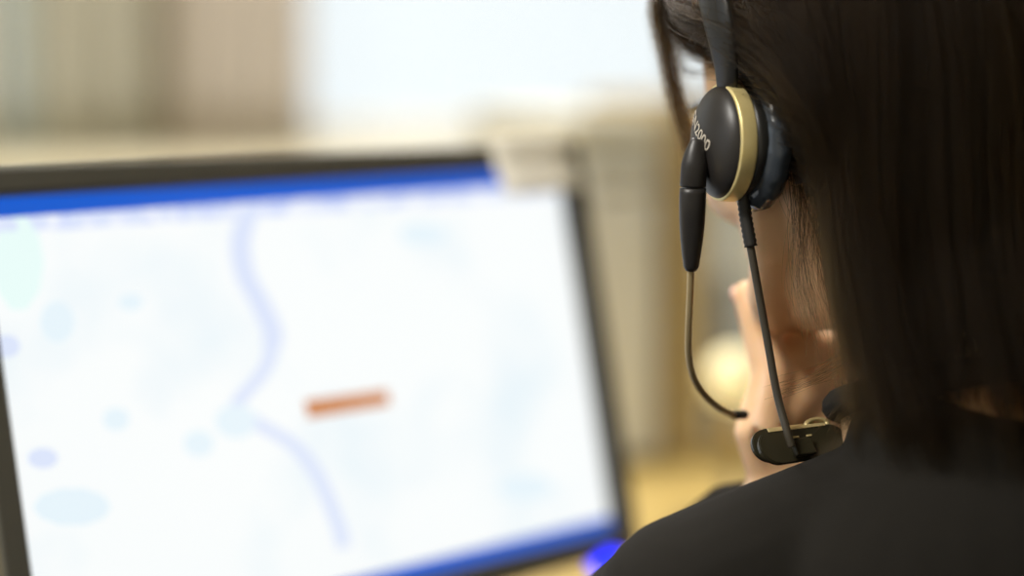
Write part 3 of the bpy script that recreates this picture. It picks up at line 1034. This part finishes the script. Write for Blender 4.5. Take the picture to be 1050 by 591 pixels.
def grow(roots, d0, layer, cut, side_keep):
    """Grow guide strands; all in head coordinates."""
    n = len(roots)
    P = np.zeros((n, NSTEP, 3))
    P[:, 0] = roots
    d = d0.copy()
    p = roots.copy()
    jit = rng.normal(0, 1, n)
    ctr = np.array([-0.002, 0, 0.03])
    rad = np.array([0.099, 0.078, 0.101])
    ncen0 = np.array(HM.inverted() @ hp(-0.03, 0, -0.04))
    ncen1 = np.array(HM.inverted() @ tp(0.0, 0, -0.02))
    for i in range(1, NSTEP):
        d = norm(d + G * 0.16)
        p = p + d * STEP
        # combed back off the face
        xm = np.interp(p[:, 2], [-0.3, 0.02, 0.05, 0.08, 0.1, 0.12], [-0.054, -0.062, -0.040, 0.03, 0.08, 0.2]) + 0.008 * jit
        ex = np.maximum(p[:, 0] - xm, 0)
        p[:, 0] -= 0.5 * ex
        ym = np.interp(p[:, 2], [-0.2, -0.05, 0.045, 0.075, 0.1, 0.125], [0.056, 0.062, 0.073, 0.076, 0.082, 0.3]) + 0.003 * jit
        ey = np.maximum(np.abs(p[:, 1]) - ym, 0)
        p[:, 1] -= 0.5 * ey * np.sign(p[:, 1])
        d[:, 0] -= 6.0 * ex
        d = norm(d)
        # skull
        e = (p - ctr) / (rad + layer[:, None])
        r = np.linalg.norm(e, axis=1)
        inside = (r < 1) & (p[:, 2] > -0.045)
        pn = ctr + (p - ctr) / np.maximum(r, 1e-6)[:, None]
        nn = norm(e / (rad + layer[:, None]))
        p = np.where(inside[:, None], pn, p)
        dd_ = d - nn * np.sum(d * nn, 1)[:, None]
        d = np.where(inside[:, None], norm(dd_), d)
        # neck
        ax = ncen1 - ncen0
        t = np.clip(((p - ncen0) @ ax) / (ax @ ax), 0, 1)
        cl = ncen0 + t[:, None] * ax
        v = p - cl
        dist = np.linalg.norm(v, axis=1)
        rr = 0.06 + layer * 0.9
        ins = dist < rr
        p = np.where(ins[:, None], cl + norm(v) * rr[:, None], p)
        # ear cups keep the hair back
        for s in (1, -1):
            q_ = p - np.array([0.014, 0, 0.0])
            rad2 = np.sqrt(q_[:, 0] ** 2 + q_[:, 2] ** 2)
            R0 = 0.041 + layer * 0.1
            ob = (p[:, 1] * s > 0.045) & (rad2 < R0)
            k = R0 / np.maximum(rad2, 1e-4)
            newp = p.copy()
            newp[:, 0] = np.minimum(0.014 + q_[:, 0] * k, 0.014 - np.sqrt(np.maximum(R0 ** 2 - q_[:, 2] ** 2, 0)))
            p = np.where(ob[:, None], newp, p)
        # tucked in behind the ears, turning in below the jaw
        below = p[:, 2] < -0.03
        d = np.where(below[:, None], norm(d + np.stack([-0.02 - 0 * p[:, 0], -0.035 * p[:, 1] / 0.08, 0 * p[:, 0]], 1)), d)
        P[:, i] = p
    return P


def arc_cut(P, cutz):
    """Shorten each strand where it drops below its own cut height, then resample evenly."""
    n = len(P)
    Pw = (np.array(HM.to_3x3()) @ P.reshape(-1, 3).T).T.reshape(P.shape) + np.array(HO)
    out = np.zeros_like(P)
    for i in range(n):
        z = Pw[i, :, 2]
        k = np.argmax(z < cutz[i]) if (z < cutz[i]).any() else NSTEP - 1
        k = max(k, 4)
        tt = np.linspace(0, k, NSTEP)
        lo = np.floor(tt).astype(int).clip(0, NSTEP - 2)
        fr = (tt - lo)[:, None]
        out[i] = P[i, lo] * (1 - fr) + P[i, lo + 1] * fr
    return out


NG = 1000
ang = rng.uniform(0, 2 * PI, NG * 6)
zz = -0.07 + 0.196 * rng.uniform(0, 1, NG * 6) ** 0.8
rootc = head_point(zz, ang, 0.004)
ok = rootc[:, 2] > hairline(rootc[:, 0]) + 0.006
roots = rootc[ok][:NG]
NG = len(roots)
nrm = norm((roots - np.array([0, 0, 0.02])) / np.array([0.0095, 0.0055, 0.0105]) * 1e-2)
front = np.clip((roots[:, 0] - 0.0) / 0.08, 0, 1)
d0 = np.stack([-0.25 - 1.5 * front, np.where(roots[:, 2] > 0.09, 0.8 * np.sign(roots[:, 1] + 0.015), 2.5 * roots[:, 1]) * (1 - 0.75 * np.clip(-roots[:, 0] / 0.07, 0, 1)), -0.9 - 0 * front], 1)
d0 = d0 - nrm * np.sum(d0 * nrm, 1)[:, None]
d0 = norm(norm(d0) + nrm * 0.06 + rng.normal(0, 0.05, (NG, 3)))
layer = 0.003 + 0.017 * rng.uniform(0, 1, NG) * np.clip((roots[:, 2] + 0.05) / 0.12, 0.25, 1)
side = np.clip((roots[:, 1]) / 0.07, 0, 1)
zend = np.where(rng.uniform(0, 1, NG) < 0.5, at(800, 345, 0.98).z, at(900, 430, 0.97).z)
zend = zend + rng.normal(0, 0.012, NG)
guides = arc_cut(grow(roots, d0, layer, None, None), zend)
NCH = 26
M3 = np.array(HM.to_3x3())
tt = np.linspace(0, 1, NSTEP)[None, :, None]
allp = []
for c in range(NCH):
    off = rng.normal(0, 0.0042, (NG, 1, 3))
    ph = rng.uniform(0, 2 * PI, (NG, 1, 1))
    amp = rng.uniform(0.0004, 0.0016, (NG, 1, 1))
    fq = rng.uniform(1.5, 4.0, (NG, 1, 1))
    wav = np.concatenate([np.sin(fq * tt * 6.28 + ph), np.cos(fq * tt * 5.1 + ph * 1.7), 0.3 * np.sin(fq * tt * 4 + ph)], 2) * amp * tt
    fly = rng.normal(0, 1, (NG, 1, 3)) * (0.0015 + 0.008 * (rng.uniform(0, 1, (NG, 1, 1)) ** 6)) * tt ** 1.5
    ln = 1 - 0.22 * rng.uniform(0, 1, (NG, 1, 1)) ** 2
    g = guides
    if True:
        pos = tt * ln * (NSTEP - 1)
        lo = np.floor(pos).astype(int).clip(0, NSTEP - 2)
        fr = pos - lo
        ii = np.arange(NG)[:, None]
        g = guides[ii, lo[:, :, 0]] * (1 - fr) + guides[ii, lo[:, :, 0] + 1] * fr
    allp.append(g + off * (1 - 0.55 * tt) + wav + fly)
strands = np.concatenate(allp)
strands = (M3 @ strands.reshape(-1, 3).T).T.reshape(strands.shape) + np.array(HO)


def lock(pts, count, spread, spread_end, per=6, wave=0.001, short=0.3):
    """A loose lock drawn by hand along room positions."""
    pth = np.array([list(p) for p in smooth_path(pts, per)])
    s = np.linspace(0, len(pth) - 1, NSTEP)
    lo = np.floor(s).astype(int).clip(0, len(pth) - 2)
    base = pth[lo] * (1 - (s - lo))[:, None] + pth[lo + 1] * (s - lo)[:, None]
    out = []
    t = np.linspace(0, 1, NSTEP)[:, None]
    for _ in range(count):
        o1 = rng.normal(0, spread, (1, 3))
        o2 = rng.normal(0, spread_end, (1, 3))
        ph, fq = rng.uniform(0, 6.28), rng.uniform(0.6, 1.8)
        wv = np.concatenate([np.sin(fq * t * 6.28 + ph), np.cos(fq * t * 6.28 + ph * 1.3), 0 * t], 1) * wave * rng.uniform(0.3, 1.5)
        ln = 1 - short * rng.uniform(0, 1) ** 2
        k = t[:, 0] * ln * (NSTEP - 1)
        lo2 = np.floor(k).astype(int).clip(0, NSTEP - 2)
        b = base[lo2] * (1 - (k - lo2))[:, None] + base[lo2 + 1] * (k - lo2)[:, None]
        out.append(b + o1 * (1 - t) + o2 * t + wv)
    return np.array(out)


LOCKS = [
    # in front of the headband, hanging past the temple
    ([hp(0.03, 0.0, 0.130), hp(0.068, 0.02, 0.118), hp(0.085, 0.045, 0.1), at(676, 0, 1.03), at(684, 55, 1.035), at(694, 105, 1.035), at(706, 150, 1.03), at(716, 184, 1.02)], 280, 0.0052, 0.003, 0.0012, 0.15),
    ([hp(0.03, 0.0, 0.130), hp(0.07, 0.02, 0.118), hp(0.087, 0.045, 0.1), at(676, 10, 1.03), at(682, 70, 1.04), at(692, 120, 1.04)], 8, 0.004, 0.004, 0.003, 0.4),
    # swept across the temple under the headband
    ([hp(0.03, 0.0, 0.130), hp(0.064, 0.02, 0.118), hp(0.078, 0.045, 0.098), at(692, -10, 1.02), at(714, 32, 1.015), at(745, 62, 1.0), at(775, 85, 1.0)], 420, 0.0075, 0.004, 0.001, 0.1),
    ([hp(0.03, 0.0, 0.130), hp(0.068, 0.02, 0.118), hp(0.084, 0.045, 0.1), at(682, 5, 1.03), at(704, 46, 1.02), at(735, 58, 1.004), at(770, 66, 1.0)], 260, 0.0055, 0.003, 0.001, 0.1),
    ([hp(0.03, 0.0, 0.130), hp(0.068, 0.02, 0.118), hp(0.084, 0.045, 0.1), at(686, 30, 1.03), at(700, 66, 1.02), at(716, 74, 1.01), at(742, 66, 0.998)], 30, 0.0025, 0.002, 0.001, 0.05),
    ([hp(0.02, 0.0, 0.130), hp(0.04, 0.03, 0.122), hp(0.05, 0.06, 0.1), at(732, 0, 1.0), at(758, 40, 0.995), at(790, 75, 0.99), at(806, 120, 0.985)], 420, 0.008, 0.004, 0.001, 0.1),
    # fringe over the cheek and the ends turning forward at the shoulder
    ([at(822, 120, 0.965), at(822, 200, 0.96), at(826, 280, 0.965), at(840, 345, 0.97)], 110, 0.005, 0.005, 0.002, 0.4),
    ([at(840, 150, 0.96), at(848, 240, 0.955), at(860, 310, 0.96), at(876, 352, 0.965)], 200, 0.005, 0.003, 0.002, 0.3),
    ([at(905, 180, 0.95), at(903, 300, 0.95), at(880, 355, 0.955), at(838, 386, 0.965), at(790, 402, 0.975)], 40, 0.005, 0.0025, 0.002, 0.35),
    ([at(930, 200, 0.94), at(922, 330, 0.94), at(900, 385, 0.945), at(876, 415, 0.95), at(864, 440, 0.952)], 260, 0.007, 0.004, 0.002, 0.3),
]
for pts, cnt, s0, s1, wv, sh in LOCKS:
    strands = np.concatenate([strands, lock(pts, cnt, s0, s1, 6, wv, sh)])
N = len(strands)
hc = bpy.data.hair_curves.new('hair_strands')
hc.add_curves([NSTEP] * N)
hc.attributes['position'].data.foreach_set('vector', strands.astype(np.float32).ravel())
ra = hc.attributes.new('radius', 'FLOAT', 'POINT')
prof = (0.000085 * (1 - 0.6 * np.linspace(0, 1, NSTEP) ** 2)).astype(np.float32)
ra.data.foreach_set('value', np.tile(prof, N) * np.repeat(rng.uniform(0.8, 1.25, N), NSTEP).astype(np.float32))
hm = bpy.data.materials.new('brown_hair')
hm.use_nodes = True
nt = hm.node_tree
nt.nodes.remove(nt.nodes['Principled BSDF'])
ph_ = nt.nodes.new('ShaderNodeBsdfHairPrincipled')
ph_.parametrization = 'COLOR'
ph_.inputs['Color'].default_value = (0.011, 0.0056, 0.0014, 1)
ph_.inputs['Roughness'].default_value = 0.42
ph_.inputs['IOR'].default_value = 1.24
ph_.inputs['Radial Roughness'].default_value = 0.4
ph_.inputs['Random Roughness'].default_value = 0.2
nt.links.new(ph_.outputs[0], nt.nodes['Material Output'].inputs['Surface'])
hc.materials.append(hm)
ho = bpy.data.objects.new('hair_strands', hc)
COL.objects.link(ho)
ho.parent = hair
ho.matrix_parent_inverse = world(hair).inverted()
ho['kind'] = 'stuff'

# ------------------------------------------------------------------ headset
CN = heading(90 + 19.0)                              # the cup faces out to the left and a little back
CN = (CN + Z * 0.03).normalized()
cu = (Z + f2 * 0.15).normalized()
cu = (at(734, 88, 0.965) - at(749, 203, 0.965))
cu = (cu - CN * cu.dot(CN)).normalized()
cw = cu.cross(CN).normalized()                       # towards the viewer or the face
CM = axes(CUP, cw, cu, CN)
hs = thing('headset', 'dark call headset with gold trim and microphone worn by the woman', 'headset', mw=Matrix.Translation(CUP))


def dome(x, y, rx, ry, h, p=2.0):
    r = (abs(x / rx) ** p + abs(y / ry) ** p)
    return h * max(0.0, 1 - r) ** 0.55


RX, RY, DH = 0.0265, 0.0295, 0.0125


def cup_shell(nr=14, seg=48):
    bm = bmesh.new()
    rings = []
    for i in range(nr + 1):
        t = i / nr
        k = math.sin(t * PI / 2)
        z = DH * math.cos(t * PI / 2)
        rings.append([bm.verts.new((RX * k * math.cos(2 * PI * j / seg), RY * k * math.sin(2 * PI * j / seg), z)) for j in range(seg)] if i else [bm.verts.new((0, 0, DH))])
    for j in range(seg):
        bm.faces.new((rings[0][0], rings[1][j], rings[1][(j + 1) % seg]))
    for a, b in zip(rings[1:-1], rings[2:]):
        for j in range(seg):
            bm.faces.new((a[j], b[j], b[(j + 1) % seg], a[(j + 1) % seg]))
    bm.faces.new(rings[-1])
    return bm


def oval_ring(prof, seg=56):
    """Ring of section prof [(growth, z)...] round the cup's oval."""
    bm = bmesh.new()
    rings = [[bm.verts.new(((RX + g) * math.cos(2 * PI * j / seg), (RY + g) * math.sin(2 * PI * j / seg), z)) for j in range(seg)] for g, z in prof]
    n = len(rings)
    for i in range(n):
        a, b = rings[i], rings[(i + 1) % n]
        for j in range(seg):
            bm.faces.new((a[j], b[j], b[(j + 1) % seg], a[(j + 1) % seg]))
    return bm


cup = put('ear_cup', cup_shell(), M['cup'], hs, True, CM)
put('gold_rim', oval_ring([(-0.0012, 0.0014), (0.0006, 0.0012), (0.0012, 0.0006), (0.00125, 0.0003), (0.00165, -0.0068), (0.0016, -0.0071), (0.0009, -0.0078), (-0.003, -0.008), (-0.003, 0.0)]), M['gold'], cup, True, CM)
bm = bmesh.new()
lathe(bm, [(0.001, -0.0075), (0.0272, -0.0075), (0.0278, -0.010), (0.0278, -0.015), (0.025, -0.0185), (0.001, -0.0185)], 48, Matrix.Diagonal((1.02, 1.02, 1, 1)))
put('cup_back', bm, M['black_plastic'], cup, True, CM)
# cushion: flattened ring
bm = bmesh.new()
S, T = 56, 16
rg = []
for j in range(S):
    a = 2 * PI * j / S
    ring = []
    for k in range(T):
        b = 2 * PI * k / T
        rr = 0.0105 * math.cos(b)
        wr = 1 + 0.02 * math.sin(a * 17) * max(0, math.cos(b))
        ring.append(bm.verts.new(((0.0225 + rr) * wr * math.cos(a), (0.0255 + rr) * wr * math.sin(a), -0.0205 + 0.0085 * math.sin(b))))
    rg.append(ring)
for j in range(S):
    for k in range(T):
        bm.faces.new((rg[j][k], rg[(j + 1) % S][k], rg[(j + 1) % S][(k + 1) % T], rg[j][(k + 1) % T]))
put('ear_cushion', bm, M['vinyl'], hs, True, CM)
# print on the cup
fc = bpy.data.curves.new('cup_print', 'FONT')
fc.body = 'GN2000'
fc.size = 0.0080
fc.offset = 0.00012
fc.align_x = 'RIGHT'
fc.extrude = 0
fc.resolution_u = 3
fo = bpy.data.objects.new('cup_print', fc)
COL.objects.link(fo)
dg = bpy.context.evaluated_depsgraph_get()
pm = bpy.data.meshes.new_from_object(fo.evaluated_get(dg))
bpy.data.objects.remove(fo)
bm = bmesh.new()
bm.from_mesh(pm)
bmesh.ops.subdivide_edges(bm, edges=[e for e in bm.edges if e.calc_length() > 0.0012], cuts=2)
PRX, PRY = 0.0085, -0.0065
PANG = math.radians(-42.0)
for v in bm.verts:
    x, y = v.co.x * 1.15, v.co.y * 1.1
    X = math.cos(PANG) * x - math.sin(PANG) * y + PRX
    Y = math.sin(PANG) * x + math.cos(PANG) * y + PRY
    k = min(0.97, math.sqrt((X / RX) ** 2 + (Y / RY) ** 2))
    v.co = Vector((X, Y, DH * math.sqrt(max(0.0, 1 - k * k)) + 0.00025))
r = bmesh.ops.extrude_face_region(bm, geom=bm.faces[:])
for g in r['geom']:
    if isinstance(g, bmesh.types.BMVert):
        g.co.z += 0.00008
put('cup_print', bm, M['print'], cup, False, CM)

# headband over the crown to the right cup
hb = []
lft = [at(744.5, 70, 0.959), at(739, 30, 0.956), at(724, -40, 0.968)]
hbc = HM.inverted()
loc = [hbc @ p for p in lft]
pr = Vector((0.004, -0.098, 0.002))
arch = loc[:2] + [loc[2]]
for a in (68, 90, 112, 135, 155):
    c, s = math.cos(math.radians(a)), math.sin(math.radians(a))
    arch.append(Vector((0.012 + 0.004, 0.094 * c, 0.02 + 0.128 * s)))
arch += [Vector((0.01, -0.097, 0.04)), pr]
arch = smooth_path([HM @ p for p in arch], 8)
bm = bmesh.new()
ref = f2
tube(bm, arch, [(0.0018, 0.0078 if i < 10 else 0.0065) for i in range(len(arch))], 16, True, ref)
put('headband', bm, M['black_plastic'], hs, True)
bm = bmesh.new()
tube(bm, smooth_path([at(745, 97, 0.963), at(744.5, 70, 0.955), at(739, 35, 0.951), at(730, -8, 0.955), at(723, -45, 0.966)], 6), [(0.0035, 0.0062 + 0.0060 * min(1, i / 14)) for i in range(25)], 16, True, ref)
put('slider_arm', bm, M['black_plastic'], hs, True)
bm = bmesh.new()
tube(bm, [at(758, 92, 0.972), at(757, 60, 0.974), at(752, 20, 0.98), at(746, -30, 0.99)], [(0.003, 0.009)] * 4, 12, True, ref)
put('headband_pad', bm, M['rubber'], hs, True)
# right cup, worn on the other ear
RM = axes(hp(0.004, -0.094, 0.0), f2, hu, -hl)
bm = cup_shell(8, 32)
c2 = put('ear_cup', bm, M['cup'], hs, True, RM)
put('gold_rim', oval_ring([(-0.001, 0.0015), (0.0012, 0.0005), (0.0016, -0.0065), (-0.003, -0.008)], 40), M['gold'], c2, True, RM)
put('ear_cushion', oval_ring([(-0.012, -0.012), (0.002, -0.012), (0.004, -0.019), (0.0, -0.0255), (-0.014, -0.0255)], 40), M['vinyl'], hs, True, RM)

# microphone arm, boom and tip
bm = bmesh.new()
tube(bm, smooth_path([at(716, 143, 0.956), at(713, 158, 0.956), at(711.5, 176, 0.957), at(710.5, 191, 0.959)], 5), [(0.0035 + 0.0034 * min(1, i / 8), 0.002 + 0.0036 * min(1, i / 8)) for i in range(16)], 20, True, heading(0))
arm_o = put('microphone_arm', bm, M['cup'], hs, True)
bm = bmesh.new()
pa = smooth_path([at(710.5, 193, 0.959), at(710, 215, 0.961), at(709.5, 240, 0.965), at(709, 262, 0.969), at(708.8, 277, 0.972)], 4)
ra_ = [(0.0069, 0.0056), (0.007, 0.0057), (0.007, 0.0057), (0.007, 0.0057), (0.0069, 0.0056), (0.0068, 0.0055), (0.0067, 0.0054), (0.0065, 0.0053), (0.0062, 0.0052), (0.006, 0.005), (0.0056, 0.0048), (0.0053, 0.0045),
       (0.005, 0.0043), (0.0046, 0.0041), (0.0044, 0.004), (0.0041, 0.0038), (0.003, 0.003)]
tube(bm, pa, ra_, 20, True, heading(0))
put('arm_sleeve', bm, M['cup'], arm_o, True)
bm = bmesh.new()
tube(bm, smooth_path([at(708.5, 274, 0.972), at(707.5, 305, 0.976), at(706, 340, 0.982), at(706.5, 366, 0.988), at(712, 388, 0.995), at(723, 405, 1.004), at(738, 418, 1.014), at(752, 425, 1.022)], 6), 0.0019, 12)
put('microphone_boom', bm, M['boom'], hs, True)
bm = bmesh.new()
limb(bm, [at(751, 424.5, 1.022), at(756, 425.5, 1.025), at(763, 425.5, 1.028)], [0.0022, 0.0028, 0.0027], 14)
put('microphone_tip', bm, M['rubber'], hs, True)

# cable with strain relief, and its clip
bm = bmesh.new()
pc_ = smooth_path([at(761.5, 198, 0.966), at(765, 225, 0.966), at(770, 253, 0.966)], 10)
tube(bm, pc_, [0.0031 if i % 2 else 0.0036 for i in range(21)], 14)
cab_pts = [at(769, 250, 0.966), at(777, 295, 0.965), at(787, 350, 0.964), at(797, 405, 0.961), at(807, 442, 0.956), at(812, 459, 0.955)]
bm2 = bmesh.new()
tube(bm2, smooth_path(cab_pts, 8), 0.00215, 12)
cb = put('cable', bm2, M['cable'], hs, True)
put('strain_relief', bm, M['rubber'], cb, True)
ca, cb_ = at(796, 459, 0.962), at(852, 452, 0.974)
cx = (cb_ - ca).normalized()
tocam = (cam.location - ca).normalized()
cz = (tocam + Z * 0.42)
cz = (cz - cx * cz.dot(cx)).normalized()
cy_ = cz.cross(cx).normalized()
KM = axes(ca.lerp(cb_, 0.5), cx, cy_, cz)


def stadium(lx, ry, z0, z1, taper=0.0, bev=0.0006, seg=14):
    bm = bmesh.new()
    prof = []
    for k in range(seg + 1):
        a = PI / 2 + PI * k / seg
        prof.append((-lx / 2 + ry * math.cos(a), ry * math.sin(a)))
    for k in range(seg + 1):
        a = -PI / 2 + PI * k / seg
        prof.append((lx / 2 + ry * (1 - taper) * math.cos(a), ry * (1 - taper) * math.sin(a)))
    lo = [bm.verts.new((x, y, z0)) for x, y in prof]
    hi = [bm.verts.new((x, y, z1)) for x, y in prof]
    n = len(prof)
    top_f = bm.faces.new(hi)
    bm.faces.new(lo[::-1])
    for i in range(n):
        bm.faces.new((lo[i], lo[(i + 1) % n], hi[(i + 1) % n], hi[i]))
    bmesh.ops.bevel(bm, geom=[e for e in top_f.edges], offset=bev, segments=2, affect='EDGES')
    return bm


clip = put('cable_clip', stadium(0.034, 0.0098, -0.001, 0.0018, 0.1), M['clip'], hs, False, KM)
put('clip_jaw', stadium(0.036, 0.0092, -0.0065, -0.0036, 0.1), M['clip'], clip, False, KM @ Matrix.Translation((0, 0.0035, 0)))
put('brass_glint', newbox((-0.002, 0.0089, 0.0019), (0.034, 0.0018, 0.0009), 0.0002), M['brass'], clip, False, KM)  # thin bars painting the gold reflection along the clip's top edges
put('brass_glint', newbox((0.002, 0.0119, -0.0035), (0.036, 0.0017, 0.0009), 0.0002), M['brass'], clip, False, KM)
put('cable_guide', newbox((-0.003, -0.003, 0.0034), (0.0118, 0.0098, 0.0036), 0.0008), M['clip'], clip, False, KM)
put('guide_glint', newbox((-0.007, 0.0022, 0.0052), (0.0048, 0.001, 0.0008), 0.0002), M['brass'], clip, False, KM)  # painted glints on the cable guide's upper edge
put('guide_glint', newbox((0.0015, 0.0022, 0.0052), (0.003, 0.001, 0.0008), 0.0002), M['brass'], clip, False, KM)
bm = bmesh.new()
S, T = 28, 8
rg = []
for j in range(S):
    a = 2 * PI * j / S
    rg.append([bm.verts.new(((0.0045 + 0.0012 * math.cos(2 * PI * k / T)) * math.cos(a) * 1.4 + 0.0125, (0.003 + 0.0012 * math.cos(2 * PI * k / T)) * math.sin(a) + 0.0105, -0.001 + 0.0012 * math.sin(2 * PI * k / T))) for k in range(T)])
for j in range(S):
    for k in range(T):
        bm.faces.new((rg[j][k], rg[(j + 1) % S][k], rg[(j + 1) % S][(k + 1) % T], rg[j][(k + 1) % T]))
put('clip_eye', bm, M['brass'], clip, True, KM)

# ------------------------------------------------------------------ her chair, below the frame
sc_ = Vector((PEL.x, PEL.y, 0)) + TF * 0.06
ch = thing('office_chair', 'grey fabric office chair the woman sits on', 'chair', mw=axes(sc_, TF, TL, Z))
local('seat', newbox((0, 0, SEAT - 0.045), (0.46, 0.46, 0.06), 0.02), M['seat_fabric'], ch, True)
local('backrest', newbox((-0.245, 0, 0.62), (0.04, 0.38, 0.16), 0.018), M['seat_fabric'], ch, True)
bm = bmesh.new()
tube(bm, smooth_path([(-0.1, 0, SEAT - 0.08), (-0.26, 0, SEAT - 0.06), (-0.275, 0, 0.6)], 5), [(0.03, 0.006)] * 11, 12)
local('back_bracket', bm, M['black_plastic'], ch, True)
bm = bmesh.new()
tube(bm, [(0, 0, 0.11), (0, 0, SEAT - 0.07)], 0.025, 16)
local('gas_column', bm, M['black_plastic'], ch, True)
for k in range(5):
    a = 2 * PI * k / 5 + 0.3
    bm = bmesh.new()
    tube(bm, [(0.02 * math.cos(a), 0.02 * math.sin(a), 0.115), (0.27 * math.cos(a), 0.27 * math.sin(a), 0.075)], [(0.022, 0.018), (0.014, 0.012)], 10)
    lg = local('leg', bm, M['black_plastic'], ch, True)
    bm = bmesh.new()
    lathe(bm, [(0.001, -0.014), (0.026, -0.014), (0.028, 0), (0.026, 0.014), (0.001, 0.014)], 20, Matrix.Translation((0.27 * math.cos(a), 0.27 * math.sin(a), 0.028)) @ Matrix.Rotation(a + PI / 2, 4, 'Z') @ Matrix.Rotation(PI / 2, 4, 'X'))
    local('caster', bm, M['rubber'], lg, True)
